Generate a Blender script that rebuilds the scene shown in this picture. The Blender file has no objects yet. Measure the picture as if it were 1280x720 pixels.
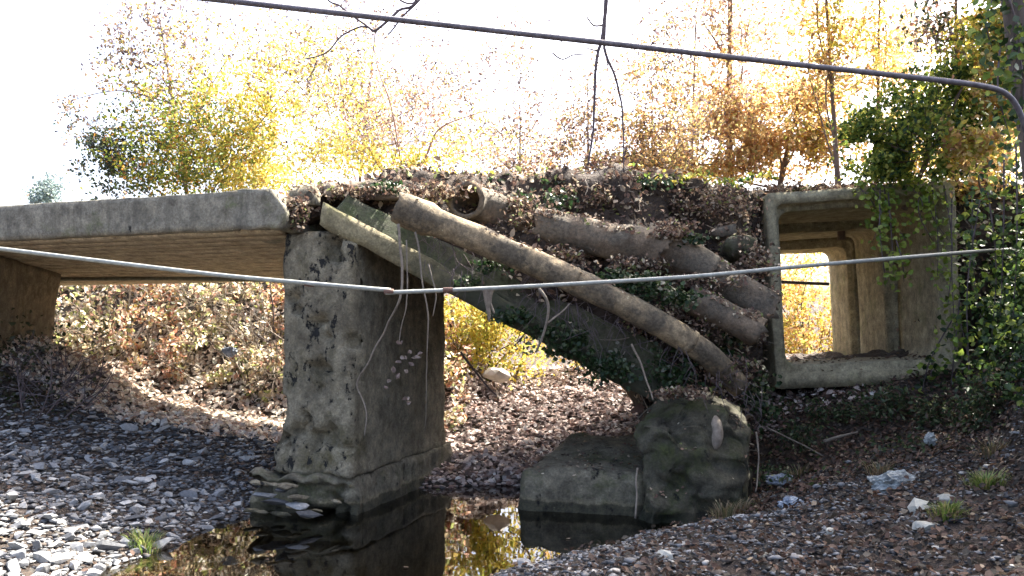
import bpy, bmesh, math, random
import numpy as np
from mathutils import Vector, noise, Matrix

# ------------------------------------------------------------------ camera, world, sun
F, HY, CZ = 1050.0, 415.0, 2.25
scene = bpy.context.scene
col = scene.collection
cam_d = bpy.data.cameras.new("camera"); cam = bpy.data.objects.new("camera", cam_d); col.objects.link(cam)
cam.location = (0, 0, CZ); cam.rotation_euler = (math.radians(90), 0, 0)
cam_d.sensor_width = 36; cam_d.lens = F / 1280 * 36; cam_d.shift_y = (HY - 360) / 1280
cam_d.clip_start = .1; cam_d.clip_end = 3000
scene.camera = cam
SUN_EL, SUN_AZ = math.radians(55), math.radians(42)          # azimuth to the right of straight ahead
sdir = Vector((math.sin(SUN_AZ) * math.cos(SUN_EL), math.cos(SUN_AZ) * math.cos(SUN_EL), math.sin(SUN_EL)))
w = bpy.data.worlds.new("World"); scene.world = w; w.use_nodes = True
nt = w.node_tree; sky = nt.nodes.new("ShaderNodeTexSky"); sky.sky_type = 'NISHITA'; sky.sun_disc = False
sky.sun_elevation = SUN_EL; sky.sun_rotation = SUN_AZ; sky.dust_density = 7.0; sky.air_density = .7; sky.ozone_density = 1.0
nt.links.new(sky.outputs[0], nt.nodes["Background"].inputs[0]); nt.nodes["Background"].inputs[1].default_value = .13
sun_d = bpy.data.lights.new("sun", 'SUN'); sun_d.energy = 4.6; sun_d.angle = math.radians(.5); sun_d.color = (1, .94, .84)
sun = bpy.data.objects.new("sun", sun_d); col.objects.link(sun)
sun.rotation_euler = sdir.to_track_quat('Z', 'Y').to_euler()
scene.view_settings.view_transform = 'Standard'; scene.view_settings.look = 'None'
scene.view_settings.exposure = 2.6; scene.view_settings.gamma = 1
scene.render.engine = 'CYCLES'
scene.cycles.max_bounces = 8; scene.cycles.diffuse_bounces = 4; scene.cycles.transparent_max_bounces = 8

RNG = np.random.default_rng(7); R = random.Random(5)

# ------------------------------------------------------------------ helpers
def P(px, py, d): return Vector(((px - 640) / F * d, d, CZ - (py - HY) / F * d))
def sm(a, b, x):
    t = np.clip((x - a) / (b - a), 0, 1); return t * t * (3 - 2 * t)
def fbm(p, s, o=3):
    v = 0; a = 1; q = Vector(p) * s
    for _ in range(o): v += a * noise.noise(q); q = q * 2.03 + Vector((3.1, 7.7, 1.9)); a *= .5
    return v
def tag(o, label=None, cat=None, group=None, kind=None):
    if label: o['label'] = label
    if cat: o['category'] = cat
    if group: o['group'] = group
    if kind: o['kind'] = kind
    return o
def empty(name, loc=(0, 0, 0)):
    o = bpy.data.objects.new(name, None); col.objects.link(o); o.location = loc; return o
def link(name, me, parent=None):
    o = bpy.data.objects.new(name, me); col.objects.link(o)
    if parent is not None:
        o.parent = parent; o.location = -Vector(parent.location)     # mesh data is in world coordinates
    return o
def mesh_np(name, V, faces, m, colors=None, smooth=False):
    """faces: list of (n,k) int arrays"""
    me = bpy.data.meshes.new(name); V = np.asarray(V, dtype=np.float32)
    faces = [np.asarray(f, dtype=np.int32) for f in faces if len(f)]
    me.vertices.add(len(V)); me.vertices.foreach_set("co", V.ravel())
    lv = np.concatenate([f.ravel() for f in faces]); sizes = np.concatenate([np.full(len(f), f.shape[1]) for f in faces])
    me.loops.add(len(lv)); me.loops.foreach_set("vertex_index", lv)
    st = np.concatenate([[0], np.cumsum(sizes)[:-1]]).astype(np.int32)
    me.polygons.add(len(sizes)); me.polygons.foreach_set("loop_start", st); me.polygons.foreach_set("loop_total", sizes.astype(np.int32))
    if smooth: me.polygons.foreach_set("use_smooth", np.ones(len(sizes), dtype=bool))
    if colors is not None:
        a = me.color_attributes.new("tint", 'FLOAT_COLOR', 'POINT')
        c = np.ones((len(V), 4), dtype=np.float32); c[:, :3] = colors; a.data.foreach_set("color", c.ravel())
    me.materials.append(m); me.update(calc_edges=True); me.validate()
    return me

class MB:
    def __init__(s): s.v = []; s.q = []; s.t = []; s.n = 0; s.c = []
    def add(s, V, quads=None, tris=None, c=None):
        V = np.asarray(V, dtype=float)
        if quads is not None and len(quads): s.q.append(np.asarray(quads) + s.n)
        if tris is not None and len(tris): s.t.append(np.asarray(tris) + s.n)
        s.v.append(V); s.n += len(V)
        if c is not None: s.c.append(np.broadcast_to(np.asarray(c), (len(V), 3)))
    def build(s, name, m, parent=None, smooth=True):
        fs = []
        if s.q: fs.append(np.concatenate(s.q))
        if s.t: fs.append(np.concatenate(s.t))
        return link(name, mesh_np(name, np.concatenate(s.v), fs, m, np.concatenate(s.c) if s.c else None, smooth), parent)

def tube(mb, pts, rads, n=8, cap=True, wob=0., seed=0., c=None, inner=None):
    pts = [Vector(p) for p in pts]; k = len(pts)
    if not hasattr(rads, '__len__'): rads = [rads] * k
    V = []; up = Vector((0, 0, 1)); prev = None
    for i, p in enumerate(pts):
        t = (pts[min(i + 1, k - 1)] - pts[max(i - 1, 0)]).normalized()
        if prev is None:
            a = up.cross(t) if abs(t.z) < .9 else Vector((1, 0, 0)).cross(t)
        else: a = prev - t * prev.dot(t)
        a.normalize(); prev = a; b = t.cross(a)
        for j in range(n):
            th = 2 * math.pi * j / n; d = a * math.cos(th) + b * math.sin(th); r = rads[i]
            if wob: r *= 1 + wob * fbm((p + d * rads[i]) * 1.0 + Vector((seed, 0, 0)), 3.0 / max(.08, rads[0] * 3), 3)
            V.append(p + d * r)
    q = [(i * n + j, i * n + (j + 1) % n, (i + 1) * n + (j + 1) % n, (i + 1) * n + j) for i in range(k - 1) for j in range(n)]
    tr = []
    if cap:
        for i0, i in ((0, 0), (k - 1, k - 1)):
            V.append(pts[i]); ci = len(V) - 1
            for j in range(n):
                a_, b_ = i * n + j, i * n + (j + 1) % n
                tr.append((ci, b_, a_) if i0 == 0 else (ci, a_, b_))
    mb.add([tuple(v) for v in V], q, tr, c)
def hollow_tube(mb, pts, ro, ri, n=20, wob=0., seed=0., ragged=0.):
    """pipe with a wall: outer skin, inner skin and end rings"""
    pts = [Vector(p) for p in pts]; k = len(pts); V = []
    ax = (pts[-1] - pts[0]).normalized(); a0 = Vector((0, 0, 1)).cross(ax).normalized()
    for skin in (ro, ri):
        prev = a0
        for i, p in enumerate(pts):
            t = (pts[min(i + 1, k - 1)] - pts[max(i - 1, 0)]).normalized(); a = (prev - t * prev.dot(t)).normalized(); prev = a; b = t.cross(a)
            for j in range(n):
                th = 2 * math.pi * j / n; d = a * math.cos(th) + b * math.sin(th); r = skin[i] if hasattr(skin, '__len__') else skin
                if wob: r *= 1 + wob * fbm(p + d * .3 + Vector((seed, 0, 0)), 4, 3)
                s = 0
                if ragged and i in (0, k - 1): s = ragged * (noise.noise(Vector((j * .55 + seed, i, 0))) ) * (1 if i else -1)
                V.append(p + d * r + t * s)
    q = []
    for i in range(k - 1):
        for j in range(n):
            j2 = (j + 1) % n
            q.append((i * n + j, i * n + j2, (i + 1) * n + j2, (i + 1) * n + j))
            o = k * n; q.append((o + (i + 1) * n + j, o + (i + 1) * n + j2, o + i * n + j2, o + i * n + j))
    for j in range(n):
        j2 = (j + 1) % n; o = k * n
        q.append((j, o + j, o + j2, j2)); e = (k - 1) * n
        q.append((e + j2, o + e + j2, o + e + j, e + j))
    mb.add([tuple(v) for v in V], q)
def line(a, b, n):
    a = Vector(a); b = Vector(b); return [a.lerp(b, i / (n - 1)) for i in range(n)]
def smooth_path(pts, sub=6):
    pts = [Vector(p) for p in pts]; out = []
    for i in range(len(pts) - 1):
        p0 = pts[max(i - 1, 0)]; p1 = pts[i]; p2 = pts[i + 1]; p3 = pts[min(i + 2, len(pts) - 1)]
        for j in range(sub):
            t = j / sub
            out.append(.5 * ((2 * p1) + (p2 - p0) * t + (2 * p0 - 5 * p1 + 4 * p2 - p3) * t * t + (3 * p1 - p0 - 3 * p2 + p3) * t ** 3))
    out.append(pts[-1]); return out

def rough_box(mb, c8, step=.12, amp=.03, scale=1.5, rnd=.05, seed=0., fn=None):
    """c8: bottom ring of 4 corners then top ring of 4 corners, trilinear lattice surface with rounded rough edges"""
    c = [Vector(p) for p in c8]
    L = [max((c[1] - c[0]).length, (c[2] - c[3]).length, (c[5] - c[4]).length), max((c[3] - c[0]).length, (c[2] - c[1]).length, (c[7] - c[4]).length), max((c[4 + i] - c[i]).length for i in range(4))]
    N = [max(2, int(round(l / step))) for l in L]
    idx = {}; V = []; q = []
    def pt(u, v, t):
        b = c[0].lerp(c[1], u).lerp(c[3].lerp(c[2], u), v); a = c[4].lerp(c[5], u).lerp(c[7].lerp(c[6], u), v); return b.lerp(a, t)
    cen = pt(.5, .5, .5)
    def g(i, j, k):
        key = (i, j, k)
        if key in idx: return idx[key]
        f = [i / N[0], j / N[1], k / N[2]]
        # round edges: distance to the edges in metres
        e = [min(f[a], 1 - f[a]) * L[a] for a in range(3)]
        near = sorted(range(3), key=lambda a: e[a])
        p = pt(*f); a2 = near[1]
        if rnd and e[a2] < rnd:
            k_ = (1 - e[a2] / rnd); p = p.lerp(cen, min(.3, rnd * .42 * k_ * k_ / max(.2, (p - cen).length)))
        if amp:
            q_ = p * scale + Vector((seed, seed * .7, 0))
            nv = Vector((noise.noise(q_), noise.noise(q_ + Vector((9, 0, 0))), noise.noise(q_ + Vector((0, 9, 0)))))
            q2 = q_ * 3.3; nv += .45 * Vector((noise.noise(q2), noise.noise(q2 + Vector((9, 0, 0))), noise.noise(q2 + Vector((0, 9, 0)))))
            p = p + nv * amp
        if fn: p = fn(p, f)
        V.append(tuple(p)); idx[key] = len(V) - 1; return idx[key]
    for a in range(3):
        b, d = [(1, 2), (2, 0), (0, 1)][a]
        for side in (0, N[a]):
            for i in range(N[b]):
                for j in range(N[d]):
                    ks = []
                    for (x, y) in ((0, 0), (1, 0), (1, 1), (0, 1)):
                        key = [0, 0, 0]; key[a] = side; key[b] = i + x; key[d] = j + y; ks.append(g(*key))
                    q.append(ks if side else ks[::-1])
    mb.add(V, q)

def bed(o, angle=math.radians(35)): return o

def grow(rng, p, d, L, r, depth, out, tips, spread=.6, up=.15, nseg=5):
    pts = [p.copy()]; q = p.copy(); dd = d.copy()
    for i in range(nseg):
        dd = (dd + Vector(rng.normal(size=3)) * .16 + Vector((0, 0, up * .25))).normalized(); q = q + dd * (L / nseg); pts.append(q.copy())
        if depth > 0 and i >= 1:
            for _ in range(1 + (rng.random() < .5)):
                s = (dd + Vector(rng.normal(size=3)) * spread).normalized(); grow(rng, q, s, L * rng.uniform(.45, .7), r * .5, depth - 1, out, tips, spread, up, nseg)
    out.append((pts, r)); tips.extend(pts[1:] if depth == 0 else [pts[-1]])

# leaves -------------------------------------------------------------
def leaves_arrays(pos, size, nrm, flat, rng, aspect=.62):
    """one folded four-vertex blade per position; nrm: preferred face direction, flat 0..1 how closely it is followed"""
    n = len(pos); r = rng.normal(size=(n, 3)); r /= np.linalg.norm(r, axis=1)[:, None]
    nn = nrm * flat + r * (1 - flat); nn /= np.linalg.norm(nn, axis=1)[:, None] + 1e-9
    t = rng.normal(size=(n, 3)); t -= nn * (t * nn).sum(1)[:, None]; t /= np.linalg.norm(t, axis=1)[:, None] + 1e-9
    b = np.cross(nn, t); s = size[:, None]
    V = np.empty((n, 6, 3)); fold = nn * s * rng.uniform(-.05, .28, (n, 1)); w = aspect * .5
    V[:, 0] = pos - t * s * .5; V[:, 1] = pos - t * s * .12 + b * s * w + fold; V[:, 2] = pos + t * s * .22 + b * s * w * .75 + fold
    V[:, 3] = pos + t * s * .55 - fold * .3; V[:, 4] = pos + t * s * .22 - b * s * w * .75 + fold; V[:, 5] = pos - t * s * .12 - b * s * w + fold
    i = np.arange(n)[:, None] * 6
    q = np.concatenate([i + np.array([[0, 3, 2, 1]]), i + np.array([[0, 5, 4, 3]])])
    return V.reshape(-1, 3), q
def pal(colors, n, rng, jitter=.25):
    c = np.array([k[:3] for k in colors]); w_ = np.array([k[3] if len(k) > 3 else 1. for k in colors]); w_ = w_ / w_.sum()
    out = c[rng.choice(len(c), n, p=w_)] * rng.uniform(1 - jitter, 1 + jitter, (n, 1)); return np.clip(out, 0, .8)
def leaf_obj(name, pos, size, colors, m, parent=None, nrm=(0, 0, 1), flat=.3, seed=0, aspect=.62):
    rng = np.random.default_rng(seed); pos = np.asarray(pos, dtype=float); n = len(pos)
    size = np.broadcast_to(size, (n,)) if not np.isscalar(size) else rng.uniform(.65, 1.3, n) * size
    nr = np.broadcast_to(np.asarray(nrm, dtype=float), (n, 3))
    V, q = leaves_arrays(pos, size, nr, flat, rng, aspect)
    return link(name, mesh_np(name, V, [q], m, np.repeat(colors, 6, axis=0), False), parent)
def clump(rng, p, rad, n, freq=1.2, thr=0.0, shell=.0):
    """n positions in an ellipsoid at p, thinned where noise is low so that gaps stay"""
    out = []
    p = Vector(p); k = 0
    while len(out) < n and k < n * 8:
        k += 1; v = rng.normal(size=3) * .48
        if (v * v).sum() > 1.7: continue
        q = Vector((p.x + v[0] * rad[0], p.y + v[1] * rad[1], p.z + v[2] * rad[2]))
        if noise.noise(q * freq) + .5 * noise.noise(q * freq * 2.7) > thr + rng.uniform(-.12, .12): out.append(tuple(q))
    return out

# ------------------------------------------------------------------ materials
def new_mat(name):
    m = bpy.data.materials.new(name); m.use_nodes = True; nt = m.node_tree; b = nt.nodes["Principled BSDF"]; return m, nt, b
def N(nt, t, **kw):
    n = nt.nodes.new(t)
    for k, v in kw.items():
        if k in n.inputs: n.inputs[k].default_value = v
        else: setattr(n, k, v)
    return n
def ramp(nt, fac, stops):
    r = nt.nodes.new("ShaderNodeValToRGB"); e = r.color_ramp.elements
    while len(e) < len(stops): e.new(.5)
    for i, (p, c) in enumerate(stops): e[i].position = p; e[i].color = (*c, 1) if len(c) == 3 else c
    nt.links.new(fac, r.inputs[0]); return r.outputs[0]
def mix(nt, f, a, b, mode='MIX'):
    n = nt.nodes.new("ShaderNodeMix"); n.data_type = 'RGBA'; n.blend_type = mode
    for s, v in ((n.inputs[0], f), (n.inputs[6], a), (n.inputs[7], b)):
        if hasattr(v, 'is_linked') or isinstance(v, bpy.types.NodeSocket): nt.links.new(v, s)
        else: s.default_value = v if not isinstance(v, tuple) else (*v, 1)[:4]
    return n.outputs[2]
def noise_tex(nt, scale, detail=6, rough=.6, stretch=None, off=0.):
    tc = N(nt, "ShaderNodeNewGeometry"); mp = N(nt, "ShaderNodeMapping"); nt.links.new(tc.outputs['Position'], mp.inputs[0])
    mp.inputs['Location'].default_value = (off, off * .7, off * .3)
    if stretch: mp.inputs['Scale'].default_value = stretch
    n = N(nt, "ShaderNodeTexNoise", Scale=scale, Detail=detail, Roughness=rough); nt.links.new(mp.outputs[0], n.inputs['Vector']); return n.outputs[0]
BW = lambda a, b: [(a, (0, 0, 0)), (b, (1, 1, 1))]
def concrete(name, c1, c2, moss=(.06, .075, .02), moss_at=(.55, .68), streak=.5, pit=(.64, .70), bump=.5, off=0., pit_s=5., face=None, tide=False):
    m, nt, b = new_mat(name)
    base = ramp(nt, noise_tex(nt, 2.2, 8, .65, off=off), [(.3, c1), (.7, c2)])
    fine = ramp(nt, noise_tex(nt, 38, 5, .7), [(.3, (.62, .62, .62)), (.7, (1.25, 1.25, 1.25))])
    x = mix(nt, 1.0, base, fine, 'MULTIPLY')
    x = mix(nt, 1.0, x, ramp(nt, noise_tex(nt, 6.5, 8, .75, off=off + 30), [(.32, (.42, .40, .38)), (.5, (.95, .95, .93)), (.68, (1.5, 1.48, 1.4))]), 'MULTIPLY')
    x = mix(nt, ramp(nt, noise_tex(nt, 19, 6, .7, off=off + 44), BW(.66, .72)), x, tuple(min(.6, k * 1.9) for k in c2))
    st = ramp(nt, noise_tex(nt, 3.5, 5, .6, stretch=(1.6, 1.6, .18), off=off + 4), BW(.45, .72))
    stf = N(nt, "ShaderNodeMath", operation='MULTIPLY'); nt.links.new(st, stf.inputs[0]); stf.inputs[1].default_value = streak
    x = mix(nt, stf.outputs[0], x, tuple(k * .38 for k in c1))
    ms = ramp(nt, noise_tex(nt, 1.7, 9, .72, off=off + 11), BW(*moss_at)); x = mix(nt, ms, x, mix(nt, ramp(nt, noise_tex(nt, 25, 3), BW(.35, .65)), moss, tuple(min(1, k * 2.1) for k in moss)))
    pt = ramp(nt, noise_tex(nt, pit_s, 9, .72, stretch=(1, 1, .6), off=off + 20), BW(*pit))
    g = N(nt, "ShaderNodeNewGeometry")
    if face:                                                       # the wear sits on one end of the thing: distance along a direction, with an uneven limit
        dt = N(nt, "ShaderNodeVectorMath", operation='DOT_PRODUCT'); nt.links.new(g.outputs['Position'], dt.inputs[0]); dt.inputs[1].default_value = face[0]
        mr = N(nt, "ShaderNodeMapRange"); mr.inputs['From Min'].default_value = face[1] + .25; mr.inputs['From Max'].default_value = face[1]; nt.links.new(dt.outputs['Value'], mr.inputs[0])
        mu = N(nt, "ShaderNodeMath", operation='MULTIPLY'); nt.links.new(pt, mu.inputs[0]); nt.links.new(mr.outputs[0], mu.inputs[1]); pt = mu.outputs[0]
    x = mix(nt, pt, x, (.012, .012, .01))
    if tide:                                                       # damp dark band and a pale mineral line above the water
        sx = N(nt, "ShaderNodeSeparateXYZ"); nt.links.new(g.outputs['Position'], sx.inputs[0]); ad = N(nt, "ShaderNodeMath", operation='MULTIPLY_ADD'); nt.links.new(noise_tex(nt, 5, 5, off=off), ad.inputs[0]); ad.inputs[1].default_value = -.16; nt.links.new(sx.outputs[2], ad.inputs[2])
        x = mix(nt, 1., x, ramp(nt, ad.outputs[0], [(0, (.35, .36, .3)), (.035, (.45, .45, .38)), (.06, (1.25, 1.22, 1.1)), (.11, (1, 1, 1))]), 'MULTIPLY')
    nt.links.new(x, b.inputs['Base Color']); b.inputs['Roughness'].default_value = .93
    bp = N(nt, "ShaderNodeBump", Strength=min(1, bump * 1.3), Distance=.05); nt.links.new(noise_tex(nt, 11, 11, .78), bp.inputs['Height'])
    bp2 = N(nt, "ShaderNodeBump", Strength=.8, Distance=-.07); nt.links.new(pt, bp2.inputs['Height']); nt.links.new(bp.outputs[0], bp2.inputs['Normal'])
    nt.links.new(bp2.outputs[0], b.inputs['Normal']); return m
def blend_along_x(m, x0, x1, colr):
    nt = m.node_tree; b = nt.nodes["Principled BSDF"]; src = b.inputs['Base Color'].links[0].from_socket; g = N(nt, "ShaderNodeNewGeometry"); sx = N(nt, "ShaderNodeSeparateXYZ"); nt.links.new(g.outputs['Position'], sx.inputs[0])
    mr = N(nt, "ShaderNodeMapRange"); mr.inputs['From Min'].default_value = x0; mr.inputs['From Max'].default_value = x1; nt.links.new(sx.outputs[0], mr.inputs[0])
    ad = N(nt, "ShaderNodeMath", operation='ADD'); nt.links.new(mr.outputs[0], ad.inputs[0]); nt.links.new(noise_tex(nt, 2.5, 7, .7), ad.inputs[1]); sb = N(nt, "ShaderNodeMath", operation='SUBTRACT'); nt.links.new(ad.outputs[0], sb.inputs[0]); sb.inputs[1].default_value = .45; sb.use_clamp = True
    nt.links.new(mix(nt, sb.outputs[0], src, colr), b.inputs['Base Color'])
def leaf_mat(name, trans=.45, rough=.6):
    m, nt, b = new_mat(name); a = N(nt, "ShaderNodeVertexColor", layer_name="tint")
    vein = ramp(nt, noise_tex(nt, 60, 2), [(.3, (.75, .75, .75)), (.7, (1.15, 1.15, 1.15))]); c = mix(nt, 1., a.outputs[0], vein, 'MULTIPLY')
    nt.links.new(c, b.inputs['Base Color']); b.inputs['Roughness'].default_value = rough; b.inputs['Specular IOR Level'].default_value = .35
    t = N(nt, "ShaderNodeBsdfTranslucent"); nt.links.new(c, t.inputs[0]); ms = N(nt, "ShaderNodeMixShader"); ms.inputs[0].default_value = trans
    nt.links.new(b.outputs[0], ms.inputs[1]); nt.links.new(t.outputs[0], ms.inputs[2]); nt.links.new(ms.outputs[0], nt.nodes["Material Output"].inputs[0]); return m
def tint_mat(name, rough=.85, bump=.3, obj_random=None, spec=.3):
    m, nt, b = new_mat(name)
    if obj_random:
        oi = N(nt, "ShaderNodeObjectInfo"); c = ramp(nt, oi.outputs['Random'], obj_random)
    else: c = N(nt, "ShaderNodeVertexColor", layer_name="tint").outputs[0]
    c = mix(nt, 1., c, ramp(nt, noise_tex(nt, 24, 6, .7), [(.25, (.55, .55, .55)), (.75, (1.35, 1.35, 1.35))]), 'MULTIPLY')
    nt.links.new(c, b.inputs['Base Color']); b.inputs['Roughness'].default_value = rough; b.inputs['Specular IOR Level'].default_value = spec
    bp = N(nt, "ShaderNodeBump", Strength=bump, Distance=.02); nt.links.new(noise_tex(nt, 30, 6), bp.inputs['Height']); nt.links.new(bp.outputs[0], b.inputs['Normal']); return m
def simple(name, c1, c2, scale=8, rough=.8, bump=.3, metal=0., stretch=None, dist=.02):
    m, nt, b = new_mat(name); nt.links.new(ramp(nt, noise_tex(nt, scale, 7, .65, stretch=stretch), [(.32, c1), (.68, c2)]), b.inputs['Base Color'])
    b.inputs['Roughness'].default_value = rough; b.inputs['Metallic'].default_value = metal
    bp = N(nt, "ShaderNodeBump", Strength=bump, Distance=dist); nt.links.new(noise_tex(nt, scale * 4, 6, stretch=stretch), bp.inputs['Height']); nt.links.new(bp.outputs[0], b.inputs['Normal']); return m

M_deck = concrete("deck_concrete", (.18, .165, .125), (.33, .31, .245), moss_at=(.54, .72), streak=.7, pit=(.66, .70), off=2)
M_soffit = concrete("soffit_concrete", (.38, .32, .22), (.5, .435, .32), moss=(.2, .15, .08), moss_at=(.6, .8), streak=.1, pit=(.74, .8), bump=.3, off=5)
M_pier = concrete("pier_concrete", (.16, .14, .095), (.33, .295, .21), moss=(.06, .052, .025), moss_at=(.54, .68), streak=.45, pit=(.565, .59), bump=.8, off=9, pit_s=5.5, face=((.304, .953, 0), 9.35), tide=True)
M_foot = concrete("footing_concrete", (.115, .10, .07), (.26, .235, .17), moss=(.05, .052, .022), moss_at=(.52, .66), streak=.3, pit=(.6, .66), bump=.8, off=14, tide=True)
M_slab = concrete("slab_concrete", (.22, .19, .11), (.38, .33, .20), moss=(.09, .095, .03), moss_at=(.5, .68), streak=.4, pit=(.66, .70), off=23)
M_kerb = concrete("mossy_kerb_concrete", (.055, .052, .038), (.14, .13, .095), moss=(.035, .045, .018), moss_at=(.4, .6), streak=.6, pit=(.62, .68), bump=.8, off=35)
M_abut = concrete("abutment_concrete", (.16, .135, .095), (.27, .225, .16), moss=(.035, .032, .015), moss_at=(.5, .7), streak=.5, pit=(.66, .7), off=37)
M_farbark = simple("pale_far_bark", (.13, .09, .075), (.24, .18, .15), 9, .9, .3)
blend_along_x(M_slab, -1.7, -.5, (.045, .048, .03))  # slab colour turns darker towards its lower right end
M_block = concrete("mossy_block_concrete", (.045, .04, .027), (.14, .13, .09), moss=(.03, .036, .010), moss_at=(.46, .62), streak=.4, pit=(.62, .68), bump=.8, off=31, tide=True)
M_box = concrete("culvert_concrete", (.29, .255, .165), (.44, .395, .27), moss=(.11, .12, .045), moss_at=(.55, .75), streak=.4, pit=(.70, .74), bump=.35, off=41)
M_pipe = concrete("pipe_concrete", (.24, .18, .11), (.42, .335, .21), moss=(.07, .058, .04), moss_at=(.46, .56), streak=.5, pit=(.68, .73), bump=.5, off=51)
M_pipe2 = concrete("brown_pipe_concrete", (.15, .113, .078), (.28, .215, .15), moss=(.08, .068, .05), moss_at=(.45, .56), streak=.4, pit=(.66, .72), bump=.6, off=61)
M_ground = simple("stream_bank_soil", (.018, .013, .010), (.085, .062, .046), 14, .95, 1., dist=.05)
M_soil = simple("dark_soil", (.018, .012, .008), (.06, .042, .03), 4, .95, .9, dist=.06)
M_bark = simple("bark", (.05, .04, .035), (.16, .13, .11), 9, .9, .7, stretch=(1, 1, .25))
M_twig = simple("twig_bark", (.06, .045, .05), (.15, .12, .12), 12, .9, .3)
M_root = simple("pale_root", (.13, .105, .08), (.27, .23, .18), 14, .9, .4)
M_leaf = leaf_mat("autumn_leaf", .52); M_litter = leaf_mat("fallen_leaf", .3, .8); M_ivy = leaf_mat("ivy_leaf", .35, .38)
M_grav = tint_mat("gravel_stone")
M_stone = tint_mat("river_stone", obj_random=[(0, (.065, .068, .072)), (.3, (.15, .155, .16)), (.65, (.25, .255, .255)), (1, (.44, .43, .40))])
M_galv = simple("weathered_galvanised_steel", (.22, .235, .21), (.38, .40, .36), 20, .55, .15, metal=.15)
M_rust = simple("rusty_coupling", (.11, .06, .045), (.2, .12, .09), 30, .85, .4)
M_cable = simple("dark_pipe_coating", (.06, .055, .065), (.16, .15, .17), 15, .5, .15)
M_plast = simple("white_plastic_film", (.16, .18, .18), (.50, .55, .55), 14, .35, .8, dist=.04)
M_blue = simple("blue_plastic", (.10, .13, .19), (.42, .48, .54), 16, .5, .8)
M_foam = simple("white_foam", (.35, .36, .37), (.7, .71, .72), 18, .7, .5)
M_green_metal = simple("far_beam_paint", (.08, .08, .05), (.2, .2, .15), 14, .7, .2)

# ------------------------------------------------------------------ ground
WPOLY = np.array([(-4.6, 3), (-3.9, 7.3), (-3.5, 9.3), (-3.3, 11), (-2.6, 12), (-.8, 12.25), (.3, 12.25), (1.7, 12.0), (2.9, 10.9), (2.35, 9.9), (1.5, 9.15), (.75, 8.55), (.05, 7.85), (-.5, 6.5), (-.9, 3)])
def poly_sd(x, y):
    d = np.full(x.shape, 1e9); ins = np.zeros(x.shape, bool); n = len(WPOLY)
    for i in range(n):
        ax, ay = WPOLY[i]; bx, by = WPOLY[(i + 1) % n]; ex, ey = bx - ax, by - ay
        t = np.clip(((x - ax) * ex + (y - ay) * ey) / (ex * ex + ey * ey), 0, 1)
        d = np.minimum(d, np.hypot(x - ax - t * ex, y - ay - t * ey))
        c = ((ay > y) != (by > y)) & (x < (bx - ax) * (y - ay) / (by - ay + 1e-12) + ax); ins ^= c
    return np.where(ins, -d, d)
def wob(x, y, f, s=0.):
    return np.sin(x * f + 1.3 + s) * np.cos(y * f * 1.13 + .4 + s) + .5 * np.sin(x * f * 2.3 + y * f * 1.7 + s) + .25 * np.cos(x * f * 4.3 - y * f * 5.1 + 2 + s)
def gh(x, y):
    x = np.asarray(x, float); y = np.asarray(y, float); sd = poly_sd(x, y) + .10 * wob(x, y, 2.1)
    z = np.where(sd < 0, -.45 * (1 - np.exp(np.minimum(sd, 0) / .5)), .26 * (1 - np.exp(-np.maximum(sd, 0) / .7)) + .05 * np.clip(sd, 0, 6))
    out = sm(0, 1.2, sd)
    z = z + out * sm(-3.6, -8, x) * .35
    z = z + out * sm(11, 13.5, y) * sm(-1, -4, x) * .25
    yl = y + .34 * np.clip(x + 2, -9, 0); bl = sm(13.7, 17.6, yl) * sm(.5, -3.5, x); z = z + bl * 2.5
    z = z + sm(12.6, 19, y) * (1 - sm(.5, -3.5, x)) * .75
    z = z + out * np.clip(x - 2.6, 0, 4.5) * .2 * (1 - .8 * sm(14, 17, y))
    z = z + sm(11.2, 13, y) * sm(2.8, 4, x) * .5 * (1 - .8 * sm(17, 19, y))
    z = z + out * sm(11.5, 14, y) * sm(-6.2, -8.4, x) * 1.0 * (1 - sm(14, 17.5, y))
    rb = sm(0, 1, (x - 5.15 - .40 * (y - 9)) / 1.9) * sm(2, 6, y); z = z * (1 - rb) + rb * (4.35 + .05 * np.clip(x - 7, 0, 30))
    z = z + sm(22, 34, y) * 2.4 + sm(35, 300, np.hypot(x, y)) * 6
    z = z + .035 * wob(x, y, 5.3) * out + .02 * wob(x, y, 13., 2.) * out
    return z
def axis(lo, hi, step, far):
    a = list(np.arange(lo, hi + step / 2, step)); s = step; v = a[-1]
    while v < far: s *= 1.25; v += s; a.append(v)
    s = step; v = a[0]; pre = []
    while v > -far: s *= 1.25; v -= s; pre.append(v)
    return np.array(pre[::-1] + a)
xs = axis(-11, 11, .09, 900); ys = axis(2, 24, .09, 900)
X, Y = np.meshgrid(xs, ys); Z = gh(X, Y); nx, ny = len(xs), len(ys)
idx = np.arange(nx * ny).reshape(ny, nx)
quads = np.stack([idx[:-1, :-1], idx[:-1, 1:], idx[1:, 1:], idx[1:, :-1]], -1).reshape(-1, 4)
tag(link("ground", mesh_np("ground", np.stack([X, Y, Z], -1).reshape(-1, 3), [quads], M_ground, None, True)), "dark soil of the stream banks and bed", kind='structure')

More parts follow.
